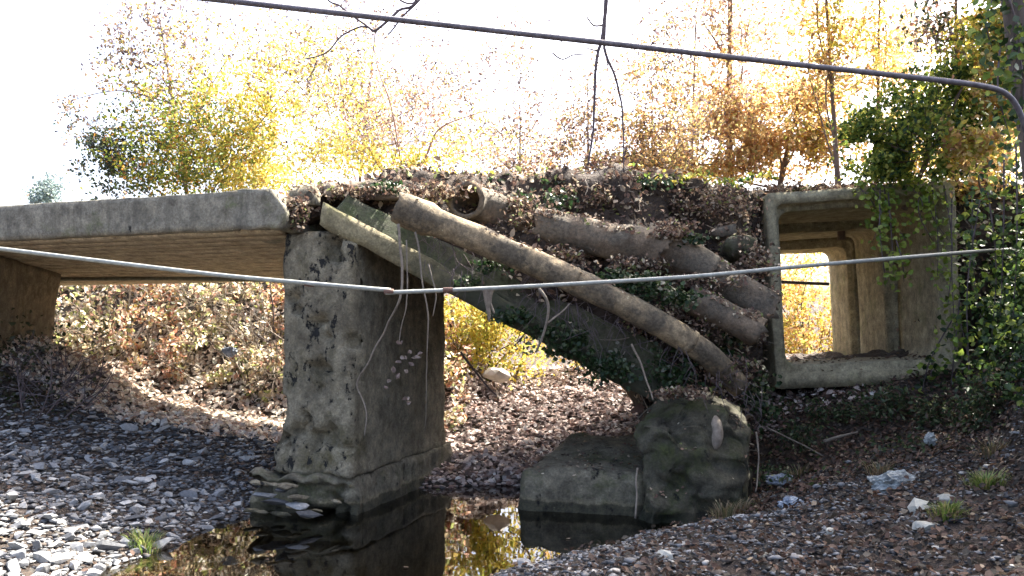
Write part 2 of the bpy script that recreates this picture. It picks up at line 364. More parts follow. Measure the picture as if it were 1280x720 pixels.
# water
m, wn, wb = new_mat("stream_water"); wn.nodes.remove(wb)
gl = N(wn, "ShaderNodeBsdfGlossy", Roughness=.02); gl.inputs[0].default_value = (1, 1, 1, 1); tr = N(wn, "ShaderNodeBsdfTransparent"); tr.inputs[0].default_value = (.42, .38, .24, 1)
fr = N(wn, "ShaderNodeFresnel", IOR=1.52); ms = N(wn, "ShaderNodeMixShader"); bp = N(wn, "ShaderNodeBump", Strength=.25, Distance=.012)
wn.links.new(noise_tex(wn, 2.2, 2, .5, stretch=(1, .6, 1)), bp.inputs['Height']); wn.links.new(bp.outputs[0], gl.inputs['Normal']); wn.links.new(bp.outputs[0], fr.inputs['Normal'])
wn.links.new(fr.outputs[0], ms.inputs[0]); wn.links.new(tr.outputs[0], ms.inputs[1]); wn.links.new(gl.outputs[0], ms.inputs[2]); wn.links.new(ms.outputs[0], wn.nodes["Material Output"].inputs[0])
tag(link("water", mesh_np("water", [(-6.5, 1, 0), (4.2, 1, 0), (4.2, 13.6, 0), (-6.5, 13.6, 0)], [[(0, 1, 2, 3)]], m)), "still dark pool of stream water reflecting yellow foliage", kind='structure')

# ------------------------------------------------------------------ left deck, abutment, pier
U = Vector((.953, -.304, 0)); Vv = Vector((.304, .953, 0))
D0 = P(350, 285, 10.4)                                               # near lower right corner of the deck
def deck_pt(t, v, z): p = D0 - U * t + Vv * v; return Vector((p.x, p.y, z))
deck = empty("bridge_deck", (D0.x, D0.y, 3.5)); tag(deck, "intact grey concrete bridge deck spanning from the left edge onto the pier", "bridge deck")
zb = 3.54; far_drop = .30
mb = MB()
def fray(p, f):
    if f[0] > .93: p = p + Vector((fbm(p, 2.2, 4) * .14, 0, fbm(p + Vector((3, 0, 0)), 3, 3) * .05))
    return p
rough_box(mb, [deck_pt(9, 0, zb), deck_pt(-.02, 0, zb), deck_pt(-.05, 4.3, zb - far_drop), deck_pt(9, 4.3, zb - far_drop),
               deck_pt(9, 0, zb + .48), deck_pt(.10, 0, zb + .49), deck_pt(-.05, 4.3, zb + .4), deck_pt(9, 4.3, zb + .4)], .10, .016, 2.2, .03, 1., fray)
mb.build("slab", M_deck, deck)
nb = 16
for i in range(nb):                                                  # soffit boards' casts: alternate strips a little proud
    v0 = .12 + i * (4.5 / nb); v1 = v0 + 4.5 / nb - .02; z = lambda v: zb - far_drop * v / 4.3
    dz = .020 + .005 * ((i * 7) % 3); b_ = MB()
    rough_box(b_, [deck_pt(8.8, v0, z(v0) - dz), deck_pt(.12, v0, z(v0) - dz), deck_pt(.12, v1, z(v1) - dz), deck_pt(8.8, v1, z(v1) - dz),
                   deck_pt(8.8, v0, z(v0) + .05), deck_pt(.12, v0, z(v0) + .05), deck_pt(.12, v1, z(v1) + .05), deck_pt(8.8, v1, z(v1) + .05)], .3, .004, 1.5, .0, i * 1.)
    b_.build("soffit_strip", M_soffit, deck)
# crumbled corner at the joint above the pier
mb = MB(); tube(mb, [P(70, 349, 15.7), P(200, 348, 15.2), P(352, 350, 14.3)], .035, 8)
tag(mb.build("conduit", M_green_metal), "thin dark conduit running below the far side of the left deck", "conduit")

ab = empty("abutment", (-9, 14, .5)); tag(ab, "brown concrete abutment wall carrying the left deck at the left edge", "abutment"); mb = MB()
A = P(-40, 337, 12.0); B = P(77, 352, 15.3); Bb = P(50, 412, 15.3); Ab = P(-60, 425, 12.0)
rough_box(mb, [(Ab.x, Ab.y, .3), (Bb.x, Bb.y, .3), (Bb.x - 3, Bb.y + .4, .3), (Ab.x - 3, Ab.y, .3), (A.x, A.y, 3.5), (B.x, B.y, 3.32), (B.x - 3, B.y + .5, 3.32), (A.x - 3, A.y, 3.5)], .14, .03, 1.4, .05, 3)
mb.build("wall", M_abut, ab)

pier = empty("bridge_pier", (-2.3, 11.5, 0)); tag(pier, "pitted concrete pier with crumbling base standing in the pool", "pier")
C = Vector((-1.96, 10.35, 0)); Wp, Lp = 1.0, 3.0
def pier_pt(a, v, z): p = C - U * a + Vv * v; return Vector((p.x, p.y, z))
def pier_fn(p, f):
    z = p.z; fl = max(0., (1.15 - z)) ; side = 1 - f[0]              # left end flares at the foot
    d = Vector((0, 0, 0))
    if z < 1.15: d += -U * (.22 * fl * side) - Vv * (.10 * fl * (1 - f[1]))
    n_ = fbm(p, 2.6, 4)
    if f[1] < .05 or f[0] < .03:
        if n_ > .18: d += (Vv if f[1] < .05 else U) * min(.16, (n_ - .18) * .5)
    if f[1] < .03 and z > 3.2: d += Vv * .25 * (z - 3.2) / .4 * (.6 + n_)
    return p + d
mb = MB()
rough_box(mb, [pier_pt(Wp + .02, -.03, .45), pier_pt(-.02, -.03, .45), pier_pt(-.02, Lp, .45), pier_pt(Wp + .02, Lp, .45),
               pier_pt(Wp, 0, 3.52), pier_pt(0, 0, 3.52), pier_pt(0, Lp, 3.34), pier_pt(Wp, Lp, 3.34)], .06, .03, 2.4, .09, 5, pier_fn)
mb.build("shaft", M_pier, pier)
mb = MB()
def foot_fn(p, f):
    n_ = fbm(p, 2.9, 4); d = Vector((0, 0, 0))
    if f[1] < .1 and p.z < .40: d += Vv * (.16 + .5 * max(0, n_ + .1))
    if f[1] < .25 and f[2] > .9: d.z += .10 * n_
    return p + d
rough_box(mb, [pier_pt(Wp + .32, -.40, -.5), pier_pt(-.10, -.36, -.5), pier_pt(-.16, Lp + .15, -.5), pier_pt(Wp + .2, Lp + .15, -.5),
               pier_pt(Wp + .36, -.34, .44), pier_pt(-.03, -.12, .44), pier_pt(-.06, Lp + .1, .5), pier_pt(Wp + .2, Lp + .1, .5)], .06, .06, 2.6, .09, 8, foot_fn)
mb.build("footing", M_foot, pier)
hull_cache = []
def stone_mesh(k, npts=20, flat=.45, mat_=None, rg=R):
    bm = bmesh.new()
    for _ in range(npts):
        v = Vector((rg.gauss(0, 1), rg.gauss(0, 1), rg.gauss(0, 1))).normalized(); v = Vector((v.x, v.y * .72, v.z * flat)) * rg.uniform(.42, .54); bm.verts.new(v)
    r = bmesh.ops.convex_hull(bm, input=bm.verts); bmesh.ops.delete(bm, geom=[g for g in r['geom_interior'] if isinstance(g, bmesh.types.BMVert)], context='VERTS')
    bmesh.ops.triangulate(bm, faces=bm.faces); me = bpy.data.meshes.new("stone"); bm.to_mesh(me); bm.free(); me.materials.append(mat_ or M_stone); return me
for i in range(17):
    if i < 5: px, py, d, s, rz = [(345, 628, 9.85, .26, .2), (372, 632, 9.75, .22, -.3), (385, 642, 9.7, .24, .5), (330, 618, 10, .2, .1), (355, 612, 9.9, .2, 1.)][i]
    else: px = R.uniform(312, 432); d = R.uniform(9.62, 9.85) + (432 - px) * .0022; py = R.choice([583, 596, 608, 620, 634, 644]) + (px - 312) * .12 - 6; s = R.uniform(.10, .22); rz = R.uniform(-.5, .5)
    o = bpy.data.objects.new("loose_stone", stone_mesh(0, 22, .3, M_stone if i < 5 else M_foot)); col.objects.link(o); p = P(px, py, d); o.location = p; o.scale = (s * 1.5, s, s * 1.2); o.rotation_euler = (R.uniform(-.2, .2), .1, rz)
    tag(o, "pale flat stone lodged in the crumbling foot of the pier" if i < 5 else "dark broken concrete chip in the layered rubble at the pier foot", "stone", "stones lodged in the pier foot" if i < 5 else "rubble at the pier foot")

# ------------------------------------------------------------------ fallen slab
fs = empty("fallen_deck_slab", (1.8, 10.6, 1.3)); tag(fs, "collapsed mossy concrete slab slanting from the pier top down to the right", "fallen slab")
def s_bot(x): return 3.61 - .534 * (x + 2.43)
def fs_pt(x, v, dz): return Vector((x + .05 * v, 10.42 + .04 * (x + 2.4) + v, s_bot(x) + dz))
mb = MB()
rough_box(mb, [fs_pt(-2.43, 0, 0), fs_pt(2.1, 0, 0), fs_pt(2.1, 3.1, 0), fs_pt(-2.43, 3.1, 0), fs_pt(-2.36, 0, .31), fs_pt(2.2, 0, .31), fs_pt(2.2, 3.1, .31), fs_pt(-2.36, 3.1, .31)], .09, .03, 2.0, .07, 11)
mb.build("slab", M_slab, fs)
mb = MB()
rough_box(mb, [fs_pt(-2.25, .07, .26), fs_pt(2.0, .05, .22), fs_pt(2.0, .75, .22), fs_pt(-2.25, .75, .26), fs_pt(-2.1, .20, .56), fs_pt(1.95, .24, .76), fs_pt(1.95, .75, .76), fs_pt(-2.1, .75, .58)], .07, .035, 2.0, .08, 12)
mb.build("kerb", M_kerb, fs)
# broken lump lying between deck end and the slab
mb = MB(); rough_box(mb, [P(352, 262, 10.75), P(402, 258, 10.7), P(402, 258, 11.5), P(352, 262, 11.5), P(362, 236, 10.8), P(398, 232, 10.8), P(398, 232, 11.5), P(362, 236, 11.5)], .06, .05, 3.2, .14, 13)
tag(mb.build("concrete_lump", M_pier), "broken concrete lump wedged between left deck end and fallen slab", "rubble")
mb = MB(); rough_box(mb, [P(405, 246, 10.8), P(505, 250, 10.8), P(500, 250, 11.8), P(400, 248, 11.8), P(408, 231, 10.9), P(470, 225, 10.9), P(480, 225, 11.8), P(400, 230, 11.8)], .07, .05, 2.5, .12, 14)
tag(mb.build("concrete_lump", M_pipe2), "flat grey broken concrete piece on top of the fallen slab's upper end", "rubble")

# ------------------------------------------------------------------ box culvert
AX = Vector((.076, 1, 0)).normalized(); roll = math.radians(3.1)
LX = Vector((math.cos(roll), -.076 * math.cos(roll), math.sin(roll))); LZ = Vector((-math.sin(roll), 0, math.cos(roll)))
BO = P(970, 487, 12.75)                                               # outer near lower left corner
BW_, BH_ = 2.76, 2.98
def box_section(name, d0, d1, off, label, seed, left_out=0.):
    root = empty(name, tuple(BO + AX * d0)); tag(root, label, "culvert section", "box culvert sections")
    def outline(x0, z0, x1, z1, ch):
        pts = []
        for (cx, cz, a0) in ((x1 - ch, z0 + ch, -90), (x1 - ch, z1 - ch, 0), (x0 + ch, z1 - ch, 90), (x0 + ch, z0 + ch, 180)):
            for k in range(5): a = math.radians(a0 + k * 22.5); pts.append((cx + ch * math.cos(a), cz + ch * math.sin(a)))
        # subdivide
        out = []
        for i in range(len(pts)):
            a = Vector(pts[i]); b = Vector(pts[(i + 1) % len(pts)]); m_ = max(1, int((b - a).length / .2) if (b - a).length > .3 else 1)
            m_ = 9 if (b - a).length > .5 else 1
            for j in range(m_): out.append(tuple(a.lerp(b, j / m_)))
        return out
    tw, tb, tt = .20, .34, .27
    out_ = outline(0, 0, BW_, BH_, .06); inn_s = outline(tw - .06, tb - .12, BW_ - tw + .06, BH_ - tt + .1, .12); inn = outline(tw, tb, BW_ - tw, BH_ - tt, .17)
    dn = [d0, d0 + .10, d0 + .11]; L_ = d1
    rings = [(out_, d1), (out_, (d0 + d1) / 2), (out_, d0 + .02), ([(a + (.02 if a < 1 else -.02), b) for a, b in out_], d0), (inn_s, d0), (inn_s, d0 + .12), (inn, d0 + .15)]
    k = 8
    for i in range(1, k + 1): rings.append((inn, d0 + .15 + (d1 - d0 - .15) * i / k))
    V = []; n = len(out_)
    for (o_, d_) in rings:
        for (a, b) in o_:
            p = BO + off + AX * d_ + LX * a + LZ * b
            q = p * 1.9 + Vector((seed, 0, 0)); p = p + Vector((noise.noise(q), noise.noise(q + Vector((7, 0, 0))), noise.noise(q + Vector((0, 7, 0))))) * .018
            V.append(tuple(p))
    r = len(rings); q = []
    for i in range(r):
        i2 = (i + 1) % r
        for j in range(n): q.append((i * n + j, i2 * n + j, i2 * n + (j + 1) % n, i * n + (j + 1) % n))
    mb = MB(); mb.add(V, [t[::-1] for t in q]); o = mb.build("box_ring", M_box, root, smooth=False)
    return root
box_section("culvert_section", 0, 1.9, Vector((0, 0, 0)), "front square concrete culvert section, open end facing the stream", 1)
box_section("culvert_section", 1.96, 3.55, Vector((-.12, 0, -.14)), "middle square concrete culvert section set behind the front one", 2)
box_section("culvert_section", 3.62, 5.0, Vector((-.20, 0, -.30)), "farthest square concrete culvert section opening onto yellow foliage", 3)
mb = MB(); tube(mb, [P(965, 352, 17.0), P(1036, 355, 17.1)], .035, 8)
tag(mb.build("rod", M_cable), "thin dark rod across the far opening of the box culvert", "rod")

# ------------------------------------------------------------------ earth mound over slab and culvert
def prof(x):
    st = lambda xx: s_bot(xx) + .31
    K = [(-2.95, [(10.95, 3.45), (11.0, 3.8), (11.4, 4.05), (14, 4.05), (14.4, 3.4)]),
         (-2.5, [(10.9, 3.75), (11.0, 4.0), (11.4, 4.22), (14, 4.25), (14.4, 3.5)]),
         (-1.4, [(10.75, st(-1.4) - .02), (10.95, 3.85), (11.6, 4.40), (14, 4.4), (14.3, 3.1)]),
         (0, [(10.75, st(0) - .05), (10.95, 3.5), (11.9, 4.46), (14.2, 4.4), (14.4, 2.4)]),
         (1.6, [(10.8, st(1.6) - .1), (11.0, 2.75), (12.1, 4.5), (14.6, 4.5), (14.8, 1.6)]),
         (2.1, [(11.15, .3), (11.2, 2.3), (12.3, 4.5), (15, 4.5), (15.6, 1.3)]),
         (3.2, [(11.8, .5), (11.75, 2.3), (12.6, 4.45), (15.5, 4.5), (16.2, 1.3)]),
         (3.72, [(12.7, .6), (12.6, 2.5), (12.9, 4.40), (16, 4.5), (17.2, 1.3)]),
         (3.84, [(13.0, 4.24), (12.95, 4.3), (13.15, 4.46), (16.2, 4.5), (17.3, 4.25)]),
         (5.5, [(13.0, 4.36), (12.95, 4.38), (13.15, 4.52), (16.2, 4.55), (17.3, 4.3)]),
         (6.66, [(13.0, 4.42), (12.92, 4.45), (13.1, 4.58), (16.2, 4.6), (17.3, 4.3)]),
         (6.80, [(12.8, 1.5), (12.8, 3.0), (13.0, 4.55), (16.2, 4.6), (17.3, 1.5)]),
         (8.5, [(12.4, 3.5), (12.5, 4.0), (12.9, 4.6), (16.2, 4.6), (17.3, 3.5)])]
    for i in range(len(K) - 1):
        if x <= K[i + 1][0]:
            t = (x - K[i][0]) / (K[i + 1][0] - K[i][0]); return [(a[0] + (b[0] - a[0]) * t, a[1] + (b[1] - a[1]) * t) for a, b in zip(K[i][1], K[i + 1][1])]
    return K[-1][1]
mxs = np.unique(np.concatenate([np.arange(-2.95, 8.5, .07), [3.72, 3.84, 6.66, 6.8]])); subs = [14, 12, 14, 6, 10]; V = []; nrow = sum(subs)
for x in mxs:
    pr = prof(x); pr = pr + [pr[0]]
    for s in range(5):
        for j in range(subs[s]):
            t = j / subs[s]; a, b = pr[s], pr[s + 1]; y = a[0] + (b[0] - a[0]) * t; z = a[1] + (b[1] - a[1]) * t
            am = .24 if x < 3.8 or x > 6.8 else .04
            q = Vector((x, y, z)); nn = Vector((fbm(q, 1.5, 4), fbm(q + Vector((20, 0, 0)), 1.5, 4), fbm(q + Vector((0, 20, 0)), 1.7, 5) * .8)) * am
            if s == 4 or s == 0 and t < .15 or x < -2.6: nn *= .25
            V.append((x + nn.x * .3, y + nn.y, z + nn.z))
V = np.array(V); nc = len(mxs); ii = np.arange(nc * nrow).reshape(nc, nrow)
a = ii[:-1]; b = ii[1:]; q = np.stack([a, b, np.roll(b, -1, 1), np.roll(a, -1, 1)], -1).reshape(-1, 4)
endf = [list(ii[0][::-1])]; mound_V, mound_q = V, q
tag(link("earth_bank", mesh_np("earth_bank", V, [q, np.array([ii[0][::-1]]), np.array([ii[-1]])], M_soil, None, True)), "leaf-strewn earth heaped over the fallen slab and the culvert", kind='structure')
def sample_surface(V, q, n, rng, keep=None):
    p0, p1, p2, p3 = (V[q[:, i]] for i in range(4)); nr = np.cross(p2 - p0, p3 - p1); ar = np.linalg.norm(nr, axis=1) * .5
    i = rng.choice(len(q), n, p=ar / ar.sum()); u = rng.random((n, 1)); v = rng.random((n, 1))
    pos = (p0[i] * (1 - u) + p1[i] * u) * (1 - v) + (p3[i] * (1 - u) + p2[i] * u) * v; nn = nr[i] / (np.linalg.norm(nr[i], axis=1)[:, None] + 1e-9)
    if keep is not None: k = keep(pos, nn, rng); pos, nn = pos[k], nn[k]
    return pos, nn

# ------------------------------------------------------------------ pipes
def pipe_thing(name, label, path, ro, ri, mat_, wobv=.02, seed=0., ragged=.05, cat="pipe", n=22, bands=(), group=None):
    root = empty(name, tuple(path[0])); tag(root, label, cat, group); mb = MB(); hollow_tube(mb, path, ro, ri, n, wobv, seed, ragged); mb.build("pipe_wall", mat_, root)
    for (i, r, wd) in bands:
        p = Vector(path[i]); t = (Vector(path[i + 1]) - Vector(path[i - 1])).normalized(); mb = MB()
        tube(mb, line(p - t * wd / 2, p + t * wd / 2, 3), [r * .985, r, r * .985], n, True, wobv); mb.build("joint_collar", mat_, root)
    return root
pa = smooth_path([P(496, 258, 10.15), P(560, 284, 10.2), P(700, 343, 10.25), P(800, 392, 10.3), P(880, 440, 10.45), P(922, 482, 10.8)], 7)
k = len(pa); ra = [.20 if i < 6 else .175 - .03 * (i / k) for i in range(k)]
pipe_thing("concrete_pipe", "long slim tan concrete pipe lying diagonally along the fallen slab", pa, ra, [r * .78 for r in ra], M_pipe, .11, 1, .08, bands=[(15, .165, .09), (26, .158, .09)])
pb = smooth_path([P(582, 251, 10.78), P(594, 255, 11.1), P(640, 272, 11.35), P(700, 296, 11.3)], 5)
pipe_thing("concrete_pipe", "hollow pipe with its dark round mouth open beside a leafy edge", pb, [.25] + [.235] * (len(pb) - 1), .18, M_pipe2, .12, 2, .08)
pc = smooth_path([P(668, 280, 11.05), P(740, 297, 11.0), P(800, 306, 10.95), P(826, 316, 10.95)], 5)
pipe_thing("concrete_pipe", "thick brown broken pipe lying on the earth above the long slim pipe", pc, .23, .17, M_pipe2, .14, 4, .16)
pd = smooth_path([P(806, 300, 11.2), P(850, 318, 11.15), P(888, 340, 11.15)], 6)
pipe_thing("concrete_pipe", "mossy short pipe piece next in line after the thick brown pipe", pd, .235, .18, M_pipe2, .16, 5, .16)
pe = smooth_path([P(868, 333, 11.3), P(915, 360, 11.2), P(966, 388, 11.1)], 6)
pipe_thing("concrete_pipe", "greyish broken pipe piece ending beside the left edge of the culvert", pe, .24, .17, M_pipe2, .16, 6, .18)
pf = smooth_path([P(862, 372, 10.9), P(905, 395, 10.8), P(950, 416, 10.7)], 6)
pipe_thing("concrete_pipe", "lowest short brown pipe piece with rounded end, under the grey one", pf, .19, .11, M_pipe2, .16, 7, .12)
for (px, py, d, s, f_, lab, mm) in [(925, 310, 11.7, .5, .6, "grey mossy boulder on the earth just left of the culvert top", M_block), (905, 292, 12.0, .36, .6, "smaller brown rock on the earth above the mossy boulder", M_pipe2)]:
    mb = MB(); c = P(px, py, d); h = s * .5
    rough_box(mb, [c + Vector((x_ * h, y_ * h, z_ * h * f_)) for z_ in (-1, 1) for (x_, y_) in ((-1, -1), (1, -1), (1, 1), (-1, 1))], .06, .09, 2.6, .22, px)
    tag(mb.build("boulder", mm), lab, "rock")

# concrete blocks by the pool
mb = MB(); a0 = P(642, 636, 10.6); a1 = P(812, 645, 10.2)
def blockA(p, f): return p
rough_box(mb, [(a0.x, a0.y, -.35), (a1.x, a1.y, -.35), (a1.x + .5, 12.6, -.35), (.75, 12.6, -.35), (a0.x + .02, a0.y + .02, .47), (a1.x, a1.y + .05, .52), (a1.x + .4, 12.4, .78), (.85, 12.4, .78)], .06, .06, 1.6, .20, 17)
tag(mb.build("concrete_block", M_foot), "low flat-topped concrete block lying at the edge of the pool", "concrete block")
mb = MB()
def blockB(p, f):
    n_ = fbm(p, 2.1, 5); n2 = 1.6 * fbm(p + Vector((4, 4, 4)), 4.5, 3); return p + Vector((n_ * .13 + n2 * .04, abs(n_) * .14 + n2 * .06 + .28 * f[2] * max(0, .5 - f[0]), n_ * .14 * (f[2] > .6) - .25 * f[2] * max(0, f[0] - .6)))
rough_box(mb, [P(806, 672, 9.75), P(938, 665, 9.85), (3.2, 11.2, -.3), (1.9, 11.2, -.3), P(806, 520, 9.95), P(938, 522, 10.05), P(925, 500, 11.0), P(828, 485, 11.0)], .055, .09, 2.6, .20, 19, blockB)
tag(mb.build("concrete_block", M_block), "tall rough mossy concrete block standing right of the flat block", "concrete block")
mb = MB(); tube(mb, smooth_path([P(797, 585, 9.95), P(795, 600, 9.9), P(796, 620, 9.85), P(794, 648, 9.8)], 4), .012, 6, wob=.2)
tag(mb.build("root", M_root), "pale thin root hanging down the joint between the two blocks", "root")
mb = MB(); tube(mb, smooth_path([P(894, 520, 9.98), P(897, 540, 9.9), P(895, 562, 9.88)], 4), [.02, .04, .06, .065, .06, .065, .06, .045, .02], 10, wob=.25)
tag(mb.build("lichen_patch", M_root), "pale lichen patch on the face of the tall mossy block", "lichen")

# ------------------------------------------------------------------ thin metal pipes
mp = empty("metal_pipe", tuple(P(490, 364, 8.8))); tag(mp, "thin pale galvanised pipe sagging across the scene in front of the pier", "metal pipe")
mb = MB(); tube(mb, smooth_path([P(-80, 301, 9.2), P(0, 311, 9.15), P(240, 340, 9.0), P(350, 351, 8.92), P(488, 363, 8.8)], 5), .024, 10); mb.build("left_length", M_galv, mp)
mb = MB(); tube(mb, smooth_path([P(482, 366, 8.8), P(640, 359, 8.85), P(860, 346, 8.95), P(1000, 333, 9.05), P(1140, 321, 9.4), P(1225, 314, 10.3), P(1262, 312, 11.6)], 6), .023, 10); mb.build("right_length", M_galv, mp)
for (px, py, d, a_) in [(486, 364.5, 8.8, 0), (560, 362.5, 8.82, 0), (387, 355, 8.9, 0)]:
    mb = MB(); dr = Vector((1, 0, -.08 if px < 480 else .03)); c = P(px, py, d); tube(mb, line(c - dr * .05, c + dr * .05, 3), [.028, .031, .028], 10); mb.build("coupling", M_rust, mp)
up = empty("overhead_pipe", tuple(P(1250, 110, 8.4))); tag(up, "dark pipe crossing the sky from top left, bending down at its right end", "overhead pipe"); mb = MB()
pts = line(P(150, -14, 8.0), P(1180, 101, 8.3), 12) + [P(1225, 107, 8.35), P(1252, 114, 8.4), P(1268, 128, 8.45), P(1280, 155, 8.5), P(1290, 200, 8.6), P(1300, 290, 8.8)]
tube(mb, smooth_path(pts, 4), .028, 10); mb.build("pipe_run", M_cable, up)

# ------------------------------------------------------------------ vines, roots and twigs on and around the ruin
def strand(name, label, cat, paths, r, mat_, group=None, n=6):
    mb = MB()
    for pth, r0, r1 in paths:
        sp = smooth_path(pth, 6); kk = len(sp); sp = [p + Vector((noise.noise(p * 4), noise.noise(p * 4 + Vector((5, 0, 0))), 0)) * .02 for p in sp]
        tube(mb, sp, [r0 + (r1 - r0) * i / (kk - 1) for i in range(kk)], n, wob=.15)
    return tag(mb.build(name, mat_), label, cat, group)
strand("vine", "pale bent vine stem hanging from the pipe mouth over the pier", "vine", [([P(497, 280, 10.0), P(502, 325, 9.95), P(500, 372, 9.9), P(482, 410, 10.1), P(462, 450, 10.2), P(447, 480, 10.3), P(458, 510, 10.25), P(455, 545, 10.25)], .018, .008)], .02, M_root)
strand("vine", "thin short vine with a pale leaf at its tip on the pier side", "vine", [([P(508, 300, 10.05), P(509, 375, 10.0), P(502, 405, 10.05), P(499, 428, 10.05)], .009, .005)], .02, M_root)
strand("vine", "long thin vine trailing down the right part of the pier", "vine", [([P(520, 290, 10.1), P(528, 345, 10.05), P(535, 400, 10.1), P(533, 470, 10.3), P(532, 540, 10.6)], .014, .005), ([P(536, 330, 10.15), P(545, 365, 10.1), P(541, 395, 10.1)], .012, .006)], .02, M_root)
strand("hanging_root", "short grey clump of roots hanging from the thin metal pipe", "root", [([P(606, 362, 8.85), P(609, 380, 8.86), P(611, 402, 8.86)], .045, .012), ([P(613, 362, 8.85), P(612, 376, 8.86), P(617, 392, 8.86)], .03, .008)], .02, M_root)
strand("hanging_root", "forked pale root dangling below the long slim pipe", "root", [([P(672, 360, 9.9), P(684, 380, 9.9), P(682, 410, 9.95), P(670, 440, 10.0)], .02, .016), ([P(683, 405, 9.95), P(700, 392, 10.0), P(712, 380, 10.05)], .014, .008)], .02, M_root)
strand("hanging_root", "thin straight root hanging in the dark beneath the slab's lower end", "root", [([P(790, 430, 10.0), P(803, 462, 10.0), P(815, 500, 9.9)], .014, .009)], .02, M_root)
for i, (a_, b_, c_, lab) in enumerate([((960, 535), (1010, 560), (1060, 590), "thin root slanting over the dark earth below the culvert"), ((1030, 552), (1050, 545), (1072, 540), "short pale stick lying on the slope below the culvert"),
                                       ((945, 540), (948, 580), (944, 615), "thin upright root beside the tall mossy block"), ((1225, 545), (1240, 565), (1258, 590), "bare twig on the dark slope at the right")]):
    d = 11.2 if i < 2 else 10.2
    strand("stick", lab, "stick", [([P(*a_, d), P(*b_, d - .1), P(*c_, d - .25)], .012 + .018 * (i == 1), .008)], .02, M_root)
strand("branch", "bare dark twig slanting behind the pool right of the pier", "branch", [([P(575, 440, 12.6), P(598, 470, 12.6), P(622, 495, 12.6)], .02, .012)], .02, M_twig)

# ------------------------------------------------------------------ overhanging tree at the top right
ot = empty("overhanging_tree", tuple(P(1330, 520, 8.9))); tag(ot, "brown tree trunk in the top right corner with twigs hanging across the sky", "tree")
mb = MB(); trunk = smooth_path([P(1345, 520, 8.9), P(1325, 330, 8.9), P(1300, 150, 8.9), P(1282, 40, 8.9), P(1268, -60, 8.9), P(1235, -160, 8.9)], 6)
tube(mb, trunk, [.26 - .11 * i / len(trunk) for i in range(len(trunk))], 14, wob=.12); mb.build("trunk", M_bark, ot)
mb = MB(); limb = smooth_path([P(1262, -80, 8.9), P(1100, -130, 8.9), P(900, -120, 9.0), P(700, -90, 9.0), P(520, -70, 9.0), P(420, -60, 9.1)], 6)
tube(mb, limb, [.13 - .10 * i / len(limb) for i in range(len(limb))], 10, wob=.1); mb.build("limb", M_bark, ot)
rngc = np.random.default_rng(50)
for (e, rr) in (((6.4, 12.2, 9.4), .12), ((4.9, 11.2, 9.2), .08), ((8.0, 13.2, 9.6), .09), ((6.8, 14.0, 9.9), .08), ((5.6, 13.2, 10.2), .07)):
    mb = MB(); st = trunk[-3]; lp = smooth_path([st, st.lerp(Vector(e), .5) + Vector((0, 0, .5)), Vector(e)], 6); tube(mb, lp, [rr * (1 - .6 * i / len(lp)) for i in range(len(lp))], 8); outl = []; tp = []
    for _ in range(5): grow(rngc, lp[-3], Vector(rngc.normal(size=3)).normalized(), 1.6, .02, 1, outl, tp)
    for pts_, r_ in outl: tube(mb, pts_, [r_ * (1 - .7 * i / len(pts_)) for i in range(len(pts_))], 4, False)
    mb.build("limb", M_bark, ot)
cp = np.array(clump(rngc, (6.6, 12.4, 9.9), (3.2, 3.0, 1.3), 17000, .8, -.45)); leaf_obj("crown", cp, .17, pal([(.30, .34, .08), (.42, .38, .10), (.2, .26, .06)], len(cp), rngc), M_leaf, ot, (0, 0, 1), .4, 51)  # unseen crown above the frame, added and thickened to shade the right bank
def twig(paths):
    mb = MB()
    for pth, r0, r1 in paths:
        sp = smooth_path([P(x, y, 9.0) for x, y in pth], 5); sp = [p + Vector((noise.noise(p * 5), 0, noise.noise(p * 5 + Vector((5, 0, 0))))) * .02 for p in sp]
        tube(mb, sp, [.78 * (r0 + (r1 - r0) * i / (len(sp) - 1)) for i in range(len(sp))], 6)
    mb.build("hanging_twig", M_twig, ot)
twig([([(762, -95), (758, 0), (752, 50), (746, 72), (744, 130), (739, 180), (735, 205)], .034, .012), ([(733, 20), (742, 32), (753, 32)], .010, .014), ([(746, 64), (736, 62), (730, 60)], .012, .006), ([(735, 200), (745, 210), (752, 222)], .01, .004)])
twig([([(757, 0), (756, 60), (768, 95), (778, 140), (780, 215)], .026, .009), ([(779, 165), (790, 140), (800, 128)], .006, .003), ([(780, 190), (792, 178), (800, 170)], .006, .003), ([(757, 60), (760, 90), (762, 120)], .008, .004)])
twig([([(704, -92), (703, 0), (702, 70)], .004, .006), ([(690, 66), (703, 73), (716, 70), (730, 69)], .012, .008)])
twig([([(540, -75), (520, 0), (498, 14), (466, 40)], .018, .018), ([(524, 0), (508, 16), (484, 42)], .016, .010), ([(466, 40), (448, 25), (425, 8), (408, -4), (398, -60)], .016, .012), ([(500, 0), (512, 4), (526, 0)], .015, .01)])
twig([([(470, 40), (452, 34), (430, 42), (412, 62), (398, 70), (382, 73)], .013, .009), ([(403, 67), (408, 80), (413, 100)], .008, .004), ([(395, 75), (388, 95), (372, 110)], .008, .004)])
twig([([(578, -70), (577, 60), (572, 140)], .004, .002), ([(617, -75), (612, 20), (607, 90)], .004, .002), ([(690, -80), (684, 10)], .004, .002)])

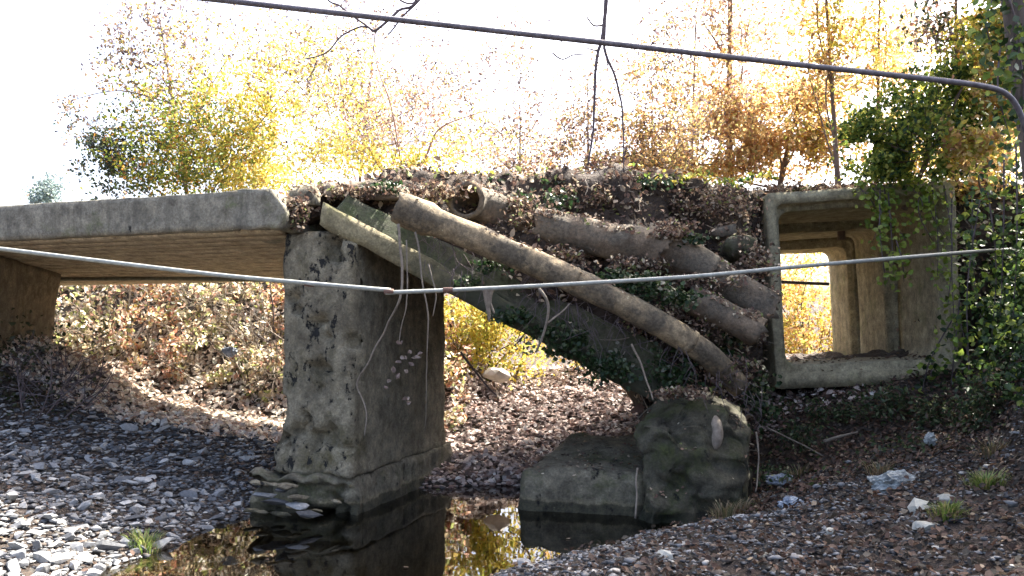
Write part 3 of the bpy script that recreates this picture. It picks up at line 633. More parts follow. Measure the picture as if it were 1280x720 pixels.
# ------------------------------------------------------------------ trees and shrubs behind
YEL = [(.66, .52, .10, 3), (.70, .60, .18, 2), (.55, .36, .10, 1), (.40, .42, .09, 2)]
YGR = [(.22, .25, .04, 3), (.40, .36, .06, 2), (.10, .15, .03, 3), (.44, .22, .05, 1.3)]
DGR = [(.05, .075, .045, 3), (.08, .11, .06, 2), (.16, .12, .06, 1), (.10, .11, .12, 1)]
ORG = [(.64, .40, .16, 3), (.70, .52, .26, 3), (.45, .24, .13, 1.5), (.60, .52, .2, 1.5)]
PAL = [(.52, .36, .26, 2), (.60, .50, .28, 2), (.36, .2, .15, 1.5), (.28, .22, .24, 1)]
SKY = [(.16, .11, .10, 2), (.26, .19, .10, 2), (.12, .10, .12, 1.5), (.40, .26, .14, 1.5), (.42, .38, .12, 1)]
CRM = [(.70, .60, .42, 3), (.58, .47, .30, 3), (.38, .22, .16, 2), (.38, .41, .15, 2), (.76, .70, .60, 2.4), (.10, .10, .05, 1.6)]
GRN = [(.13, .20, .04, 3), (.28, .34, .06, 3), (.04, .08, .03, 2), (.46, .46, .10, 2)]
def make_tree(name, label, cat, base, clumps, r0, seed, leaf=.09, freq=1.3, group=None, lean=0., twigs=5, flat=.25, stems=1):
    rng = np.random.default_rng(seed); root = empty(name, tuple(base)); tag(root, label, cat, group); base = Vector(base)
    cs = [(P(c[0], c[1], c[2]), c[3] / F * c[2], c[4] / F * c[2], c[5], c[6], c[7] if len(c) > 7 else 0.) for c in clumps]
    top = max(cs, key=lambda c: c[0].z)[0]; fork = base.lerp(top, .35); mb = MB()
    sp = smooth_path([base, base.lerp(fork, .5) + Vector((.1 * lean, 0, 0)), fork, base.lerp(top, .7), top], 5); tube(mb, sp, [r0 * (1 - .8 * i / len(sp)) for i in range(len(sp))], 9, wob=.1)
    mb.build("trunk", M_farbark, root)
    allp = []; allc = []
    for (c, rx, rz, n, pl, thr) in cs:
        mb = MB(); s = sp[int(len(sp) * rng.uniform(.3, .75))]; mid = s.lerp(c, .5) + Vector(rng.normal(size=3)) * .15
        bp_ = smooth_path([s, mid, c], 5); tube(mb, bp_, [r0 * .3 * (1 - .75 * i / len(bp_)) for i in range(len(bp_))], 6)
        tips = []
        for _ in range(twigs):
            outl = []; e = Vector(rng.normal(size=3)); e = Vector((e.x * rx, e.y * rx, abs(e.z) * rz * .8 + .1)).normalized()
            st = bp_[int(rng.integers(4, len(bp_)))]; grow(rng, st, e, max(rx, rz) * .9, r0 * .07 + .003, 1, outl, tips, .7, .2, 4)
            for pts, r in outl: tube(mb, pts, [r * (1 - .7 * i / len(pts)) for i in range(len(pts))], 4, False)
        mb.build("limb", M_farbark, root)
        pos = clump(rng, c, (rx, rx * .9, rz), n, freq, thr)
        near = [tuple(t + Vector(rng.normal(size=3)) * .12) for t in tips for _ in range(3)]
        pos = pos + near[:n // 2]
        if pos: allp.append(np.array(pos)); allc.append(pal(pl, len(pos), rng))
    leaf_obj("crown", np.concatenate(allp), leaf, np.concatenate(allc), M_leaf, root, (0, -.3, .6), flat, seed)
    return root
make_tree("autumn_tree", "large yellow green tree rising behind the left bridge deck", "tree", (-9, 24.5, 3.2),
          [(250, 175, 24.0, 95, 50, 2375, YGR), (300, 190, 24.5, 75, 45, 2125, YEL), (190, 190, 24.5, 70, 42, 1625, YGR + DGR), (135, 205, 24.0, 36, 42, 1125, DGR), (290, 120, 24.5, 80, 50, 1375, YEL, .05),
           (345, 150, 24.5, 60, 60, 1000, YEL, .08), (375, 95, 24.0, 60, 55, 1100, YEL + SKY, .08), (210, 120, 25.0, 70, 50, 900, YGR + SKY, .1), (170, 75, 24.0, 55, 50, 420, SKY, .12), (200, 25, 24.5, 65, 35, 560, SKY, .12),
           (300, 50, 25.0, 90, 45, 900, SKY + YEL, .1), (90, 125, 25.0, 22, 14, 60, SKY, .0), (110, 160, 24.5, 35, 25, 190, SKY + DGR, .05), (330, 225, 24.0, 70, 22, 1125, YEL), (230, 225, 24.0, 90, 22, 1125, YGR)], .09, 11, .105, 1.9, twigs=8)
make_tree("pale_tree", "pale sparse tree with yellow pink leaves between the left tree and the hanging twigs", "tree", (-4.5, 23, 3.0),
          [(400, 60, 22, 60, 45, 800, SKY + YEL, .03), (430, 130, 22, 70, 55, 1200, YEL + SKY, .03), (500, 110, 22, 70, 60, 1000, SKY + PAL, .05), (470, 30, 22, 70, 35, 500, SKY, .08), (630, 90, 22, 70, 60, 380, SKY, .08), (690, 180, 21, 60, 40, 500, SKY + PAL, .05), (400, 190, 21, 60, 35, 900, YEL), (560, 100, 22, 60, 50, 600, SKY, .08), (600, 180, 21, 60, 30, 600, SKY + YEL, .05)], .06, 14, .085, 1.6, twigs=10)
make_tree("bare_shrub", "thin branching shrub with pale sparse leaves behind the fallen slab", "shrub", P(505, 262, 13.2),
          [(480, 150, 13.2, 50, 60, 420, PAL, .05), (540, 140, 13.2, 55, 50, 300, PAL, .1), (430, 130, 14, 50, 75, 620, YEL + PAL, .05), (580, 190, 13.2, 50, 30, 300, PAL + YEL, .05), (520, 205, 13, 60, 20, 700, YEL), (440, 200, 13.2, 45, 25, 500, YEL)], .035, 12, .06, 2.2, twigs=12)
strand("sapling", "curved reddish sapling stem growing from the mound behind the pipe", "sapling", [([P(512, 232, 12.6), P(530, 200, 12.6), P(545, 165, 12.6), P(572, 150, 12.6), P(610, 138, 12.6)], .022, .006), ([P(542, 170, 12.6), P(560, 192, 12.6), P(600, 186, 12.6), P(634, 184, 12.6)], .008, .004),
        ([P(506, 232, 12.6), P(500, 190, 12.6), P(488, 130, 12.6), P(472, 85, 12.6), P(468, 60, 12.6)], .016, .006)], .02, simple("reddish_bark", (.28, .15, .10), (.42, .25, .18), 10, .8, .3))
for i, (px, py0, d, h, n, pl, lab) in enumerate([
        (650, 225, 16, 170, 700, SKY + PAL, "faint thin shrub in the pale gap at the middle of the sky"),
        (735, 222, 15, 150, 1000, SKY + PAL, "slender shrub under the two hanging twigs"),
        (815, 222, 15, 150, 1500, SKY + ORG, "wispy orange shrub left of the tall thin tree")]):
    make_tree("thin_shrub", lab, "shrub", P(px, py0 + 45, d), [(px - 25, py0 - h * .35, d, 38, 40, n // 3, pl, .1), (px + 30, py0 - h * .5, d, 38, 45, n // 3, pl, .15), (px, py0 - h * .85, d, 45, 35, n // 5, pl, .2), (px, py0 - 15, d, 55, 16, n, pl, .0)], .03, 30 + i, .065, 2.2, twigs=12)
def tall(name, label, px, d, topy, r, clumps, seed, leaf=.085):
    make_tree(name, label, "tree", P(px, 300, d), clumps, r, seed, leaf, 1.7, twigs=9)
tall("slender_tree", "tall thin tree with a straight trunk and orange leaves, right of centre", 912, 17, -30, .11, [(912, -40, 17, 50, 40, 200, ORG + PAL, .1), (930, 60, 17, 60, 50, 350, PAL + ORG, .12), (890, 110, 17, 50, 40, 350, ORG, .1), (930, 150, 17, 60, 40, 600, ORG, .05), (880, 30, 17, 45, 40, 130, PAL, .15)], 41)
tall("slender_tree", "thin tree with orange and yellow leaves above the culvert", 1052, 15, -40, .07, [(1030, -45, 15, 50, 40, 300, ORG, .05), (1045, 30, 15, 50, 45, 550, ORG + YEL, .05), (1075, 70, 15, 45, 45, 450, ORG + YEL, .05), (1010, 90, 15, 45, 40, 300, ORG, .1)], 42)
tall("slender_tree", "pale leaved thin tree between the orange tree and the ivy corner", 1095, 16, -30, .06, [(1100, -40, 16, 45, 40, 200, ORG, .1), (1095, 40, 16, 40, 55, 350, YEL + ORG, .1), (1120, 100, 16, 40, 30, 250, ORG, .1)], 43)
tall("slender_tree", "slim tree with grey green leaves behind the bend of the overhead pipe", 1195, 14, -20, .07, [(1195, -35, 14, 40, 30, 250, YGR, .05), (1175, 30, 14, 35, 45, 330, DGR + PAL, .08), (1215, 60, 14, 40, 50, 600, YGR + YEL, .0), (1190, 110, 14, 40, 30, 400, YGR, .0)], 44)
make_tree("orange_thicket", "dense orange thicket on the bank behind the culvert", "shrub", P(960, 300, 16.5),
          [(860, 205, 16.5, 60, 22, 1700, ORG), (920, 190, 16.5, 60, 36, 1800, ORG, .04), (985, 175, 16.5, 65, 42, 2100, ORG, .04), (1040, 165, 16, 60, 45, 1800, ORG + YEL, .04), (1000, 120, 16.5, 70, 35, 1500, ORG, 0), (925, 140, 16.5, 60, 35, 1300, ORG + PAL, .0), (800, 210, 16.5, 50, 18, 700, YEL + PAL)], .08, 45, .085, 1.8)
make_tree("amber_tree", "amber leaved tree filling the sky left of the green creeper", "tree", P(860, 330, 19),
          [(850, 150, 19, 60, 40, 1000, ORG + SKY, .03), (830, 80, 19, 60, 50, 600, SKY, .07), (870, 20, 19, 60, 40, 500, SKY, .07), (960, 50, 19, 60, 45, 500, ORG + PAL, .08), (1000, 20, 19, 60, 40, 450, ORG + PAL, .08), (1130, 60, 18, 60, 50, 700, ORG + YEL, .05), (1150, 150, 18, 50, 40, 800, ORG + YEL)], .06, 49, .085, 1.8, twigs=9)
make_tree("yellow_thicket", "yellow bush at the right edge below the overhead pipe bend", "shrub", P(1230, 300, 13.5),
          [(1225, 190, 13.5, 60, 40, 1500, ORG + YEL), (1250, 130, 12, 40, 60, 1500, YEL + ORG), (1150, 200, 14, 60, 30, 1200, ORG + YEL), (1240, 45, 12.0, 45, 45, 1300, YGR + YEL), (1215, 175, 11.8, 40, 25, 800, ORG + YEL), (1205, 240, 13.2, 45, 20, 600, ORG)], .07, 46, .08, 1.8)
make_tree("green_creeper_bush", "bright green leafy bush growing over the right end of the culvert top", "shrub", P(1130, 262, 12.9),
          [(1080, 165, 12.4, 38, 30, 900, GRN, .06), (1120, 185, 12.4, 45, 35, 1300, GRN, .06), (1160, 130, 12.4, 50, 40, 1500, GRN, .06), (1200, 165, 12.4, 40, 35, 1000, GRN, .06), (1205, 105, 12.2, 35, 30, 700, GRN, .06), (1080, 205, 12.3, 35, 20, 500, GRN, .06), (1150, 215, 12.3, 60, 18, 900, GRN, .06)], .05, 47, .075, 2.0)
# small distant bluish tree on the left, past the deck
make_tree("distant_tree", "small bluish tuft of a distant tree above the deck at far left", "tree", P(62, 400, 40), [(62, 236, 40, 22, 16, 500, [(.22, .30, .30), (.3, .36, .33)], -.1), (50, 250, 40, 25, 14, 300, [(.22, .30, .30), (.3, .38, .30)], -.1)], .12, 48, .16, .8)

# background foliage seen through the openings (yellow wall of bushes behind the far bank)
for i, (px, d, w_, z0, z1, n, pl, lab) in enumerate([
        (600, 17.6, 85, .9, 4.0, 6500, YEL + [(.5, .52, .12)], "bright yellow bush on the far bank seen through the gap beside the pier"),
        (760, 19, 110, 1.2, 3.9, 3800, YEL + ORG, "yellow orange bush on the far bank behind the fallen slab"),
        (470, 17.8, 75, 1.2, 4.0, 3600, YEL + CRM, "pale yellow bush on the far bank hidden mostly by the pier"),
        (1010, 19.8, 85, 1.0, 4.3, 6000, YEL + ORG, "sunny yellow bush framed by the culvert opening")]):
    rng = np.random.default_rng(60 + i); c = Vector(((px - 640) / F * d, d, (z0 + z1) / 2)); root = empty("far_bush", (c.x, c.y, z0 - .4)); tag(root, lab, "bush", "bushes on the far bank")
    mb = MB(); out = []; tips = []
    for _ in range(7): grow(rng, Vector((c.x + rng.normal() * .4, c.y, z0 - .6)), Vector((rng.normal() * .5, rng.normal() * .3, 1)).normalized(), 2.6, .035, 1, out, tips, .6, .3)
    for pts, r in out: tube(mb, pts, [r * (1 - .7 * k_ / len(pts)) for k_ in range(len(pts))], 4, False)
    mb.build("stems", M_twig, root); pos = np.array(clump(rng, c, (w_ / F * d, 1.3, (z1 - z0) / 2 * 1.15), n, 1.3, -.05)); leaf_obj("foliage", pos, .095, pal(pl, len(pos), rng), M_leaf, root, (0, -.3, .6), .2, i)
# sunlit tangle on the bank behind the left opening
rng = np.random.default_rng(70); P_ = []
while len(P_) < 25000:
    x = rng.uniform(-12, -.8); y = rng.uniform(14.3, 18.2) - .34 * min(0, x + 2); z = float(gh(x, y)); h = rng.exponential(.38) if rng.random() < .6 else rng.uniform(0, 1.1)
    q = Vector((x, y, z + h))
    if noise.noise(q * 2.1) + .5 * noise.noise(q * 5) > .02 + .3 * min(1, h): P_.append(tuple(q))
P_ = np.array(P_); c = pal(CRM, len(P_), rng); red = (np.sin(P_[:, 0] * 2.1 + P_[:, 1]) > .3)[:, None]; c = np.where(red & (rng.random((len(P_), 1)) < .5), c * np.array([1.0, .68, .6]), c)
tag(leaf_obj("bramble_tangle", P_, .10, c, M_leaf, None, (0, -.2, .8), .25, 71), "sunlit cream and reddish bramble tangle on the bank behind the left opening", kind='stuff')
mb = MB(); out = []; tips = []
for _ in range(95):
    x = rng.uniform(-9.5, -1.5); y = rng.uniform(14.4, 16.5) - .34 * (x + 2); grow(rng, Vector((x, y, float(gh(x, y)))), Vector((rng.normal() * .7, rng.normal() * .4, .8)).normalized(), rng.uniform(.6, 1.5), .016, 1, out, tips, .6, .0)
for pts, r in out: tube(mb, pts, [r * (1 - .6 * k_ / len(pts)) for k_ in range(len(pts))], 4, False)
tag(mb.build("bramble_stems", M_root), "pale dry stems in the bramble tangle", kind='stuff')
# dark shrub under the abutment
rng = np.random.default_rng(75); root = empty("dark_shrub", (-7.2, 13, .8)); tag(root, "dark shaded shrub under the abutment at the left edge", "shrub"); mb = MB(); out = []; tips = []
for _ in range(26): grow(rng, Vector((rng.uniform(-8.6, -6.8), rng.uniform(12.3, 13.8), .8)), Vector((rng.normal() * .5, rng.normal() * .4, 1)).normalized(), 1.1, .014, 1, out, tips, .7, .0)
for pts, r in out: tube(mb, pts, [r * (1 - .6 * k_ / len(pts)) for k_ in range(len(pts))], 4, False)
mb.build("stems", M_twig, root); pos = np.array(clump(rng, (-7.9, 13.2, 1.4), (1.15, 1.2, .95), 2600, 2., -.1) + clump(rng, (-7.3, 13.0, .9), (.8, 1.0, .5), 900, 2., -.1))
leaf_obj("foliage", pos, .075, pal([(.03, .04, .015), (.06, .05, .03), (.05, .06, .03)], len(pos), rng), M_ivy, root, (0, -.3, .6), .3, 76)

# ------------------------------------------------------------------ ivy on the right bank and hanging over the culvert
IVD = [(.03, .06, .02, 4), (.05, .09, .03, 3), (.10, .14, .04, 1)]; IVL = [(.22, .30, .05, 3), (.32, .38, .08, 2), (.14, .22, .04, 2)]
rng = np.random.default_rng(80); pos = []; nn = []; cc = []
n = 60000; x = rng.uniform(4.6, 9.5, n); y = rng.uniform(7.5, 13.4, n); rb = sm(0, 1, (x - 5.15 - .40 * (y - 9)) / 1.9); z = gh(x, y); k = (rb > .10) & (rb < .995) & (rng.random(n) < .2 + rb)
x, y, z = x[k], y[k], z[k]; dens = np.array([noise.noise(Vector((a, b, c_)) * 1.6) for a, b, c_ in zip(x, y, z)]); k = dens > -.22 + rng.uniform(-.1, .1, len(x)); x, y, z, dens = x[k], y[k], z[k], dens[k]
off = rng.exponential(.16, len(x)); pos = np.stack([x - off * .8, y - off * .5, z + off * .5], -1)
c = pal(IVD, len(x), rng); pale_leaf = rng.random(len(x)) < .12; c[pale_leaf] = pal(IVL, pale_leaf.sum(), rng)  # a random share of the leaves takes the paler green palette
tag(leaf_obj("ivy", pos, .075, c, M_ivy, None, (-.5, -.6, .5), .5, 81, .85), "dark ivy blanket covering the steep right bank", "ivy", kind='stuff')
def cascade(label, top, strands, seed, npl=26, pl=IVL):
    rng = np.random.default_rng(seed); root = empty("hanging_vine", tuple(P(*top))); tag(root, label, "vine"); mb = MB(); pos = []
    for (x0, y0, x1, y1, d) in strands:
        sp = smooth_path([P(x0, y0, d), P((x0 + x1) / 2 + rng.normal() * 6, (y0 + y1) / 2, d - .12), P(x1, y1, d)], 8)
        tube(mb, sp, [.012 * (1 - .6 * i / len(sp)) for i in range(len(sp))], 5)
        for p in sp:
            for _ in range(int(npl / 17 * (2 if rng.random() < .5 else 1)) + 1): pos.append(tuple(p + Vector(rng.normal(size=3)) * .085))
    mb.build("stem", M_twig, root); pos = np.array(pos); leaf_obj("leaves", pos, .085, pal(pl, len(pos), rng), M_ivy, root, (-.2, -.8, .5), .5, seed, .8)
cascade("yellow green vine hanging over the middle of the culvert opening", (1100, 232, 12.5), [(1090, 232, 1092, 300, 12.5), (1075, 235, 1095, 262, 12.5), (1110, 235, 1118, 340, 12.45), (1105, 232, 1132, 300, 12.5), (1100, 235, 1108, 355, 12.4), (1120, 300, 1130, 352, 12.4)], 82)
cascade("green vine curtain hanging down the right side of the culvert", (1170, 232, 12.5), [(1150, 232, 1165, 300, 12.5), (1165, 232, 1172, 345, 12.5), (1180, 232, 1185, 380, 12.4), (1140, 235, 1150, 270, 12.5), (1190, 240, 1195, 440, 12.3), (1160, 235, 1185, 300, 12.5)], 83, 30)
cascade("dark leafy vine trailing over the lower right corner of the culvert", (1190, 380, 12.3), [(1190, 400, 1150, 510, 12.3), (1200, 370, 1185, 520, 12.2), (1200, 400, 1200, 520, 12.1), (1165, 450, 1125, 505, 12.4)], 84, 26, IVD + IVL)
cascade("ivy stems climbing along the right edge of the picture", (1240, 150, 11), [(1235, 240, 1240, 420, 10.8), (1255, 200, 1250, 400, 10.6), (1215, 240, 1220, 380, 11.2), (1270, 180, 1265, 420, 10.3), (1225, 250, 1212, 470, 11.0)], 85, 60, IVL + IVD)
cascade("bright ivy sprig wrapping the trunk in the top right corner", (1250, 10, 8.8), [(1245, -10, 1240, 60, 8.8), (1262, 0, 1258, 110, 8.7), (1270, 50, 1274, 160, 8.7), (1250, 60, 1262, 170, 8.7)], 86, 40, IVD + IVL)

# ivy and litter on the mound, all as uncountable cover
rng = np.random.default_rng(90)
def keep_m(p, n_, r): return (np.array([noise.noise(Vector(a) * 2.3) + .6 * noise.noise(Vector(a) * 6) for a in p]) > r.uniform(-.55, .25, len(p))) & (n_[:, 2] > -.35) & (p[:, 1] < 14.5) & ~((p[:, 0] > 3.9) & (p[:, 0] < 6.6) & (p[:, 2] < 4.3))
mp_, mn = sample_surface(mound_V, mound_q, 60000, rng, keep_m)
if mn[:, 2].mean() < 0: mn = -mn
LIT = [(.25, .17, .12, 4), (.16, .10, .075, 5), (.40, .32, .23, 3), (.62, .54, .40, 1.6), (.08, .06, .045, 5), (.22, .25, .09, 1)]
off = rng.exponential(.035, len(mp_))[:, None]
dark = np.array([noise.noise(Vector(p) * 1.1) for p in mp_]) ; c = pal(LIT, len(mp_), rng)
tag(leaf_obj("leaf_litter", mp_ + mn * off, .045 * np.exp(rng.normal(0, .35, len(mp_))) * 1.6, c, M_litter, None, (0, -.45, .75), .55, 91), "brown fallen leaves blanketing the heaped earth", kind='stuff')
P_ = []
for (px, py, d, rx, rz, n) in [(640, 258, 11.15, 45, 12, 700), (700, 272, 11.0, 40, 10, 500), (735, 245, 11.6, 60, 14, 700), (368, 262, 10.6, 18, 24, 420), (440, 240, 10.75, 45, 9, 420), (540, 238, 10.6, 45, 10, 380), (840, 290, 11.0, 50, 14, 500), (890, 255, 12.1, 60, 22, 900), (945, 330, 11.3, 25, 40, 420), (860, 400, 10.8, 70, 24, 900), (700, 318, 10.7, 45, 10, 420), (780, 330, 10.65, 60, 10, 420), (880, 352, 10.9, 50, 12, 420), (930, 405, 10.75, 30, 20, 420), (810, 292, 10.85, 40, 9, 420), (670, 275, 10.95, 40, 12, 420), (545, 246, 10.7, 30, 7, 200),
                               (1000, 236, 12.85, 50, 6, 420), (1100, 234, 12.85, 60, 6, 420), (900, 462, 10.6, 40, 22, 500), (850, 492, 10.1, 35, 9, 300)]:
    P_ += clump(rng, P(px, py, d), (rx / F * d, .16, rz / F * d), n, 3., -.2)
P_ = np.array(P_); tag(leaf_obj("leaf_litter", P_, .058, pal(LIT, len(P_), rng), M_litter, None, (0, -.5, .7), .35, 97), "brown leaves caught among the pipes and on the bank edge", kind='stuff')
P_ = []
for px in range(470, 970, 14):
    P_ += clump(rng, P(px, 224 + 4 * math.sin(px * .07), 12.3), (.12, .3, .10 + .06 * math.sin(px * .13)), 22, 3., -.3)
P_ = np.array(P_); tag(leaf_obj("low_weeds", P_, .07, pal(YGR + GRN + YEL, len(P_), rng), M_leaf, None, (0, -.2, .7), .2, 98), "low yellow green weeds along the crest of the heaped earth", kind='stuff')
P_ = []
for (px, py, d, rx, rz, n) in [(1110, 500, 11.6, 45, 18, 500), (1170, 520, 11.0, 50, 26, 700), (1040, 515, 11.9, 60, 16, 400), (1230, 500, 10.2, 50, 45, 900), (1225, 570, 9.6, 50, 20, 400), (1140, 560, 10.3, 50, 14, 350), (1000, 545, 11.2, 30, 18, 260), (965, 590, 10.4, 20, 16, 160)]:
    P_ += clump(rng, P(px, py, d), (rx / F * d, .35, rz / F * d), n, 2.6, -.1)
P_ = np.array(P_); tag(leaf_obj("undergrowth", P_, .065, pal([(.04, .07, .03, 3), (.08, .11, .05, 2), (.14, .16, .08, .8), (.10, .07, .05, 2)], len(P_), rng), M_ivy, None, (0, -.5, .6), .35, 99, .5), "dark low undergrowth on the slope below the culvert", kind='stuff')
P_ = []
for (px, py, d, rx, rz, n) in [(800, 358, 10.35, 45, 18, 420), (770, 350, 10.4, 28, 14, 260), (850, 372, 10.3, 28, 16, 220), (700, 425, 10.45, 45, 22, 420), (640, 395, 10.4, 30, 12, 220), (760, 460, 10.4, 45, 25, 420), (840, 465, 10.5, 40, 35, 380), (480, 237, 10.9, 28, 10, 260), (585, 352, 10.4, 20, 8, 60),
                                (680, 250, 11.3, 40, 14, 200), (900, 430, 11, 30, 40, 260), (860, 300, 11.0, 30, 10, 130), (620, 330, 10.45, 30, 12, 150), (790, 230, 12, 60, 8, 200), (640, 228, 11.8, 60, 8, 200), (950, 500, 11.3, 30, 40, 300)]:
    P_ += clump(rng, P(px, py, d), (rx / F * d, .14, rz / F * d), n, 4., -.25)
P_ = np.array(P_); tag(leaf_obj("creeping_ivy", P_, .06, pal([(.02, .045, .015, 3), (.05, .08, .03, 2), (.12, .16, .08, .6), (.20, .20, .15, .4)], len(P_), rng), M_ivy, None, (0, -.7, .6), .5, 92, .85), "dark green ivy creeping between pipes and over the fallen slab", "ivy", kind='stuff')
# dead leaf clusters on the pier
for lab, pts in [("cluster of pinkish dead leaves hanging on the side of the pier", [(505, 447), (512, 455), (498, 452), (520, 446), (490, 462), (496, 470), (488, 476), (505, 464), (510, 440), (484, 484), (525, 442)]), ("single pale leaf hanging below the cluster on the pier", [(508, 498), (509, 503)]), ("pale leaf at the tip of the short thin vine", [(500, 428)])]:
    rng = np.random.default_rng(93); pos = np.array([tuple(P(a + rng.normal() * 2, b, 10.15)) for a, b in pts for _ in range(2)]); tag(leaf_obj("dead_leaves", pos, .07, pal([(.24, .18, .155), (.32, .26, .22)], len(pos), rng), M_litter, None, (0, -1, .2), .6, 94), lab, "leaves")
def dust(objs, n, size, colors, label, seed, up=.35):
    rng = np.random.default_rng(seed); PP = []; NN = []
    for o in objs:
        me = o.data; v = np.empty(len(me.vertices) * 3, np.float32); me.vertices.foreach_get("co", v); v = v.reshape(-1, 3)
        q4 = np.array([list(p.vertices) for p in me.polygons if len(p.vertices) == 4]); p_, n_ = sample_surface(v, q4, n // len(objs), rng); k = n_[:, 2] > up
        k &= np.array([noise.noise(Vector(a) * 2.6) > rng.uniform(-.25, .25) for a in p_]); PP.append(p_[k]); NN.append(n_[k])
    PP = np.concatenate(PP); NN = np.concatenate(NN); V, q = leaves_arrays(PP + NN * rng.exponential(.014, len(PP))[:, None] + NN * .008, rng.uniform(.5, 1.2, len(PP)) * size, NN, .7, rng, .7)
    tag(link("leaf_litter", mesh_np("leaf_litter", V, [q], M_litter, np.repeat(pal(colors, len(PP), rng), 6, axis=0))), label, kind='stuff')
O = bpy.data.objects
dust([o for o in O if o.name.startswith("pipe_wall")], 9000, .055, LIT, "brown leaves and crumbs lying on the pipes", 120, .45)
dust([o for o in O if o.name.startswith("concrete_block")], 2600, .05, LIT, "brown leaves lying on the blocks by the pool", 121, .6)
dust([o for o in O if o.name.startswith("concrete_lump") or o.name.startswith("boulder")], 1500, .05, LIT, "leaves on the broken lumps of the bank top", 122, .4)
dust([o for o in O if o.name.startswith("box_ring")], 9000, .06, [(.16, .10, .07), (.26, .18, .12), (.08, .06, .04)], "leaves lying on the floor of the culvert", 123, .8)
rng = np.random.default_rng(131); mb = MB()
tp_, tn_ = sample_surface(mound_V, mound_q, 800, rng, lambda p, n_, r: (p[:, 1] < 13) & ~((p[:, 0] > 3.8) & (p[:, 0] < 6.8)) & (p[:, 0] > -2.4))
for p in tp_:
    p = Vector(p) + Vector((0, -.05, .02)); L = rng.uniform(.2, .7); a = Vector((rng.normal(), rng.normal() * .3 - .2, rng.normal() * .6 - .2)).normalized(); b = Vector((rng.normal(), -.4, rng.normal())).normalized()
    tube(mb, [p, p + a * L * .5, p + a * L * .85 + b * L * .25], [.009, .007, .003], 4, False)
tag(mb.build("twigs", M_root), "dry twigs and stems tangled over the heaped earth", kind='stuff')
# rootlets in dark undercuts
rng = np.random.default_rng(95); mb = MB()
for _ in range(150):
    px = rng.uniform(520, 960); t = (px - 520) / 440; py = 290 + t * 190 + rng.normal() * 18 + (20 if px > 860 else 0); d = 10.35 + rng.uniform(-.1, .1); p = P(px, py, d); L = rng.uniform(.1, .45)
    pts = [p, p + Vector((rng.normal() * .06, -.03, -L * .5)), p + Vector((rng.normal() * .14, -.02, -L))]; tube(mb, pts, [.005, .004, .002], 4, False)
tag(mb.build("rootlets", M_twig), "fine roots hanging below the pipes and soil", kind='stuff')

# ------------------------------------------------------------------ stones, gravel and litter on the ground
rng = np.random.default_rng(100); protos = [stone_mesh(i, R.choice([11, 13, 16]), R.uniform(.25, .5)) for i in range(18)]
cand = []
while len(cand) < 4200:                                              # candidate stones on the left gravel bar, biggest in the picture become objects
    x = rng.uniform(-8.5, -2.8); y = rng.uniform(5.5, 13.6)
    if not (poly_sd(np.array([x]), np.array([y]))[0] > -.10): continue
    if abs(x) / y > .66: continue
    s = rng.uniform(.07, .15) * (1.5 if rng.random() < .12 else 1) * (1.15 if (y < 8.6) else 1)
    if (pier_pt(.5, 1.3, 0) - Vector((x, y, 0))).length < 1.1: continue
    cand.append((s / y, x, y, s))
cand.sort(reverse=True); kept = []; grid = {}
for c_ in cand:
    _, x, y, s = c_
    if all((x - a) ** 2 + (y - b) ** 2 > (.36 * (s + t)) ** 2 for (_, a, b, t) in kept[-1500:]): kept.append(c_)
def merge_stones(name, items, rngS, colors, label, mat_=M_grav):
    """items: x, y, z, size; merged into one mesh"""
    protoV = []
    for me in protos:
        v = np.empty(len(me.vertices) * 3); me.vertices.foreach_get("co", v); f = np.array([list(p.vertices) for p in me.polygons]); protoV.append((v.reshape(-1, 3), f))
    mb = MB()
    for (x, y, z, s) in items:
        v, f = protoV[rngS.integers(len(protoV))]; a, b_ = rngS.uniform(0, 6.28), rngS.normal() * .25; ca, sa, cb, sb = math.cos(a), math.sin(a), math.cos(b_), math.sin(b_)
        Rm = np.array([[ca, -sa, 0], [sa, ca, 0], [0, 0, 1]]) @ np.array([[1, 0, 0], [0, cb, -sb], [0, sb, cb]])
        mb.add((v * np.array([s * 1.15, s, s * .95])) @ Rm.T + np.array([x, y, z]), None, f, colors[rngS.integers(len(colors))])
    return tag(mb.build(name, mat_, None, False), label, kind='stuff')
GREY = pal([(.055, .057, .06, 3), (.13, .133, .138, 3), (.22, .222, .222, 2), (.38, .37, .34, .8), (.11, .09, .075, 1)], 60, rng)
for i, (_, x, y, s) in enumerate(kept[:300]):
    o = bpy.data.objects.new("stone", protos[i % len(protos)]); col.objects.link(o); z = float(gh(x, y)); sunny = y < 8.1
    o.location = (x, y, z + s * .14); o.scale = (s * rng.uniform(1.1, 1.5), s * rng.uniform(.8, 1.1), s * rng.uniform(.8, 1.2) * (1.6 if sunny else 1.1)); o.rotation_euler = (rng.normal() * .22, rng.normal() * .22, rng.uniform(0, 6.28))
    if sunny: tag(o, "sunlit pale stone on the near left corner of the gravel bar", "stone", "sunlit stones at the near left")
    elif x > -4.4: tag(o, "grey shaded stone on the gravel bar next to the pool edge", "stone", "shaded stones by the pool")
    else: tag(o, "grey shaded stone on the gravel bar under the left deck", "stone", "shaded stones under the deck")
items = [(x, y, float(gh(x, y)) + s * .1, s) for (_, x, y, s) in kept[300:]]
n = 24000; x = rng.uniform(-8.5, -2.6, n); y = rng.uniform(5., 14.2, n); sd = poly_sd(x, y); k = (sd > -.35); x, y = x[k], y[k]; z = gh(x, y); s = rng.uniform(.035, .10, len(x)); items += list(zip(x, y, z + s * .1, s))
merge_stones("gravel", items, rng, GREY, "small grey gravel filling the left bar between larger stones")
items = []
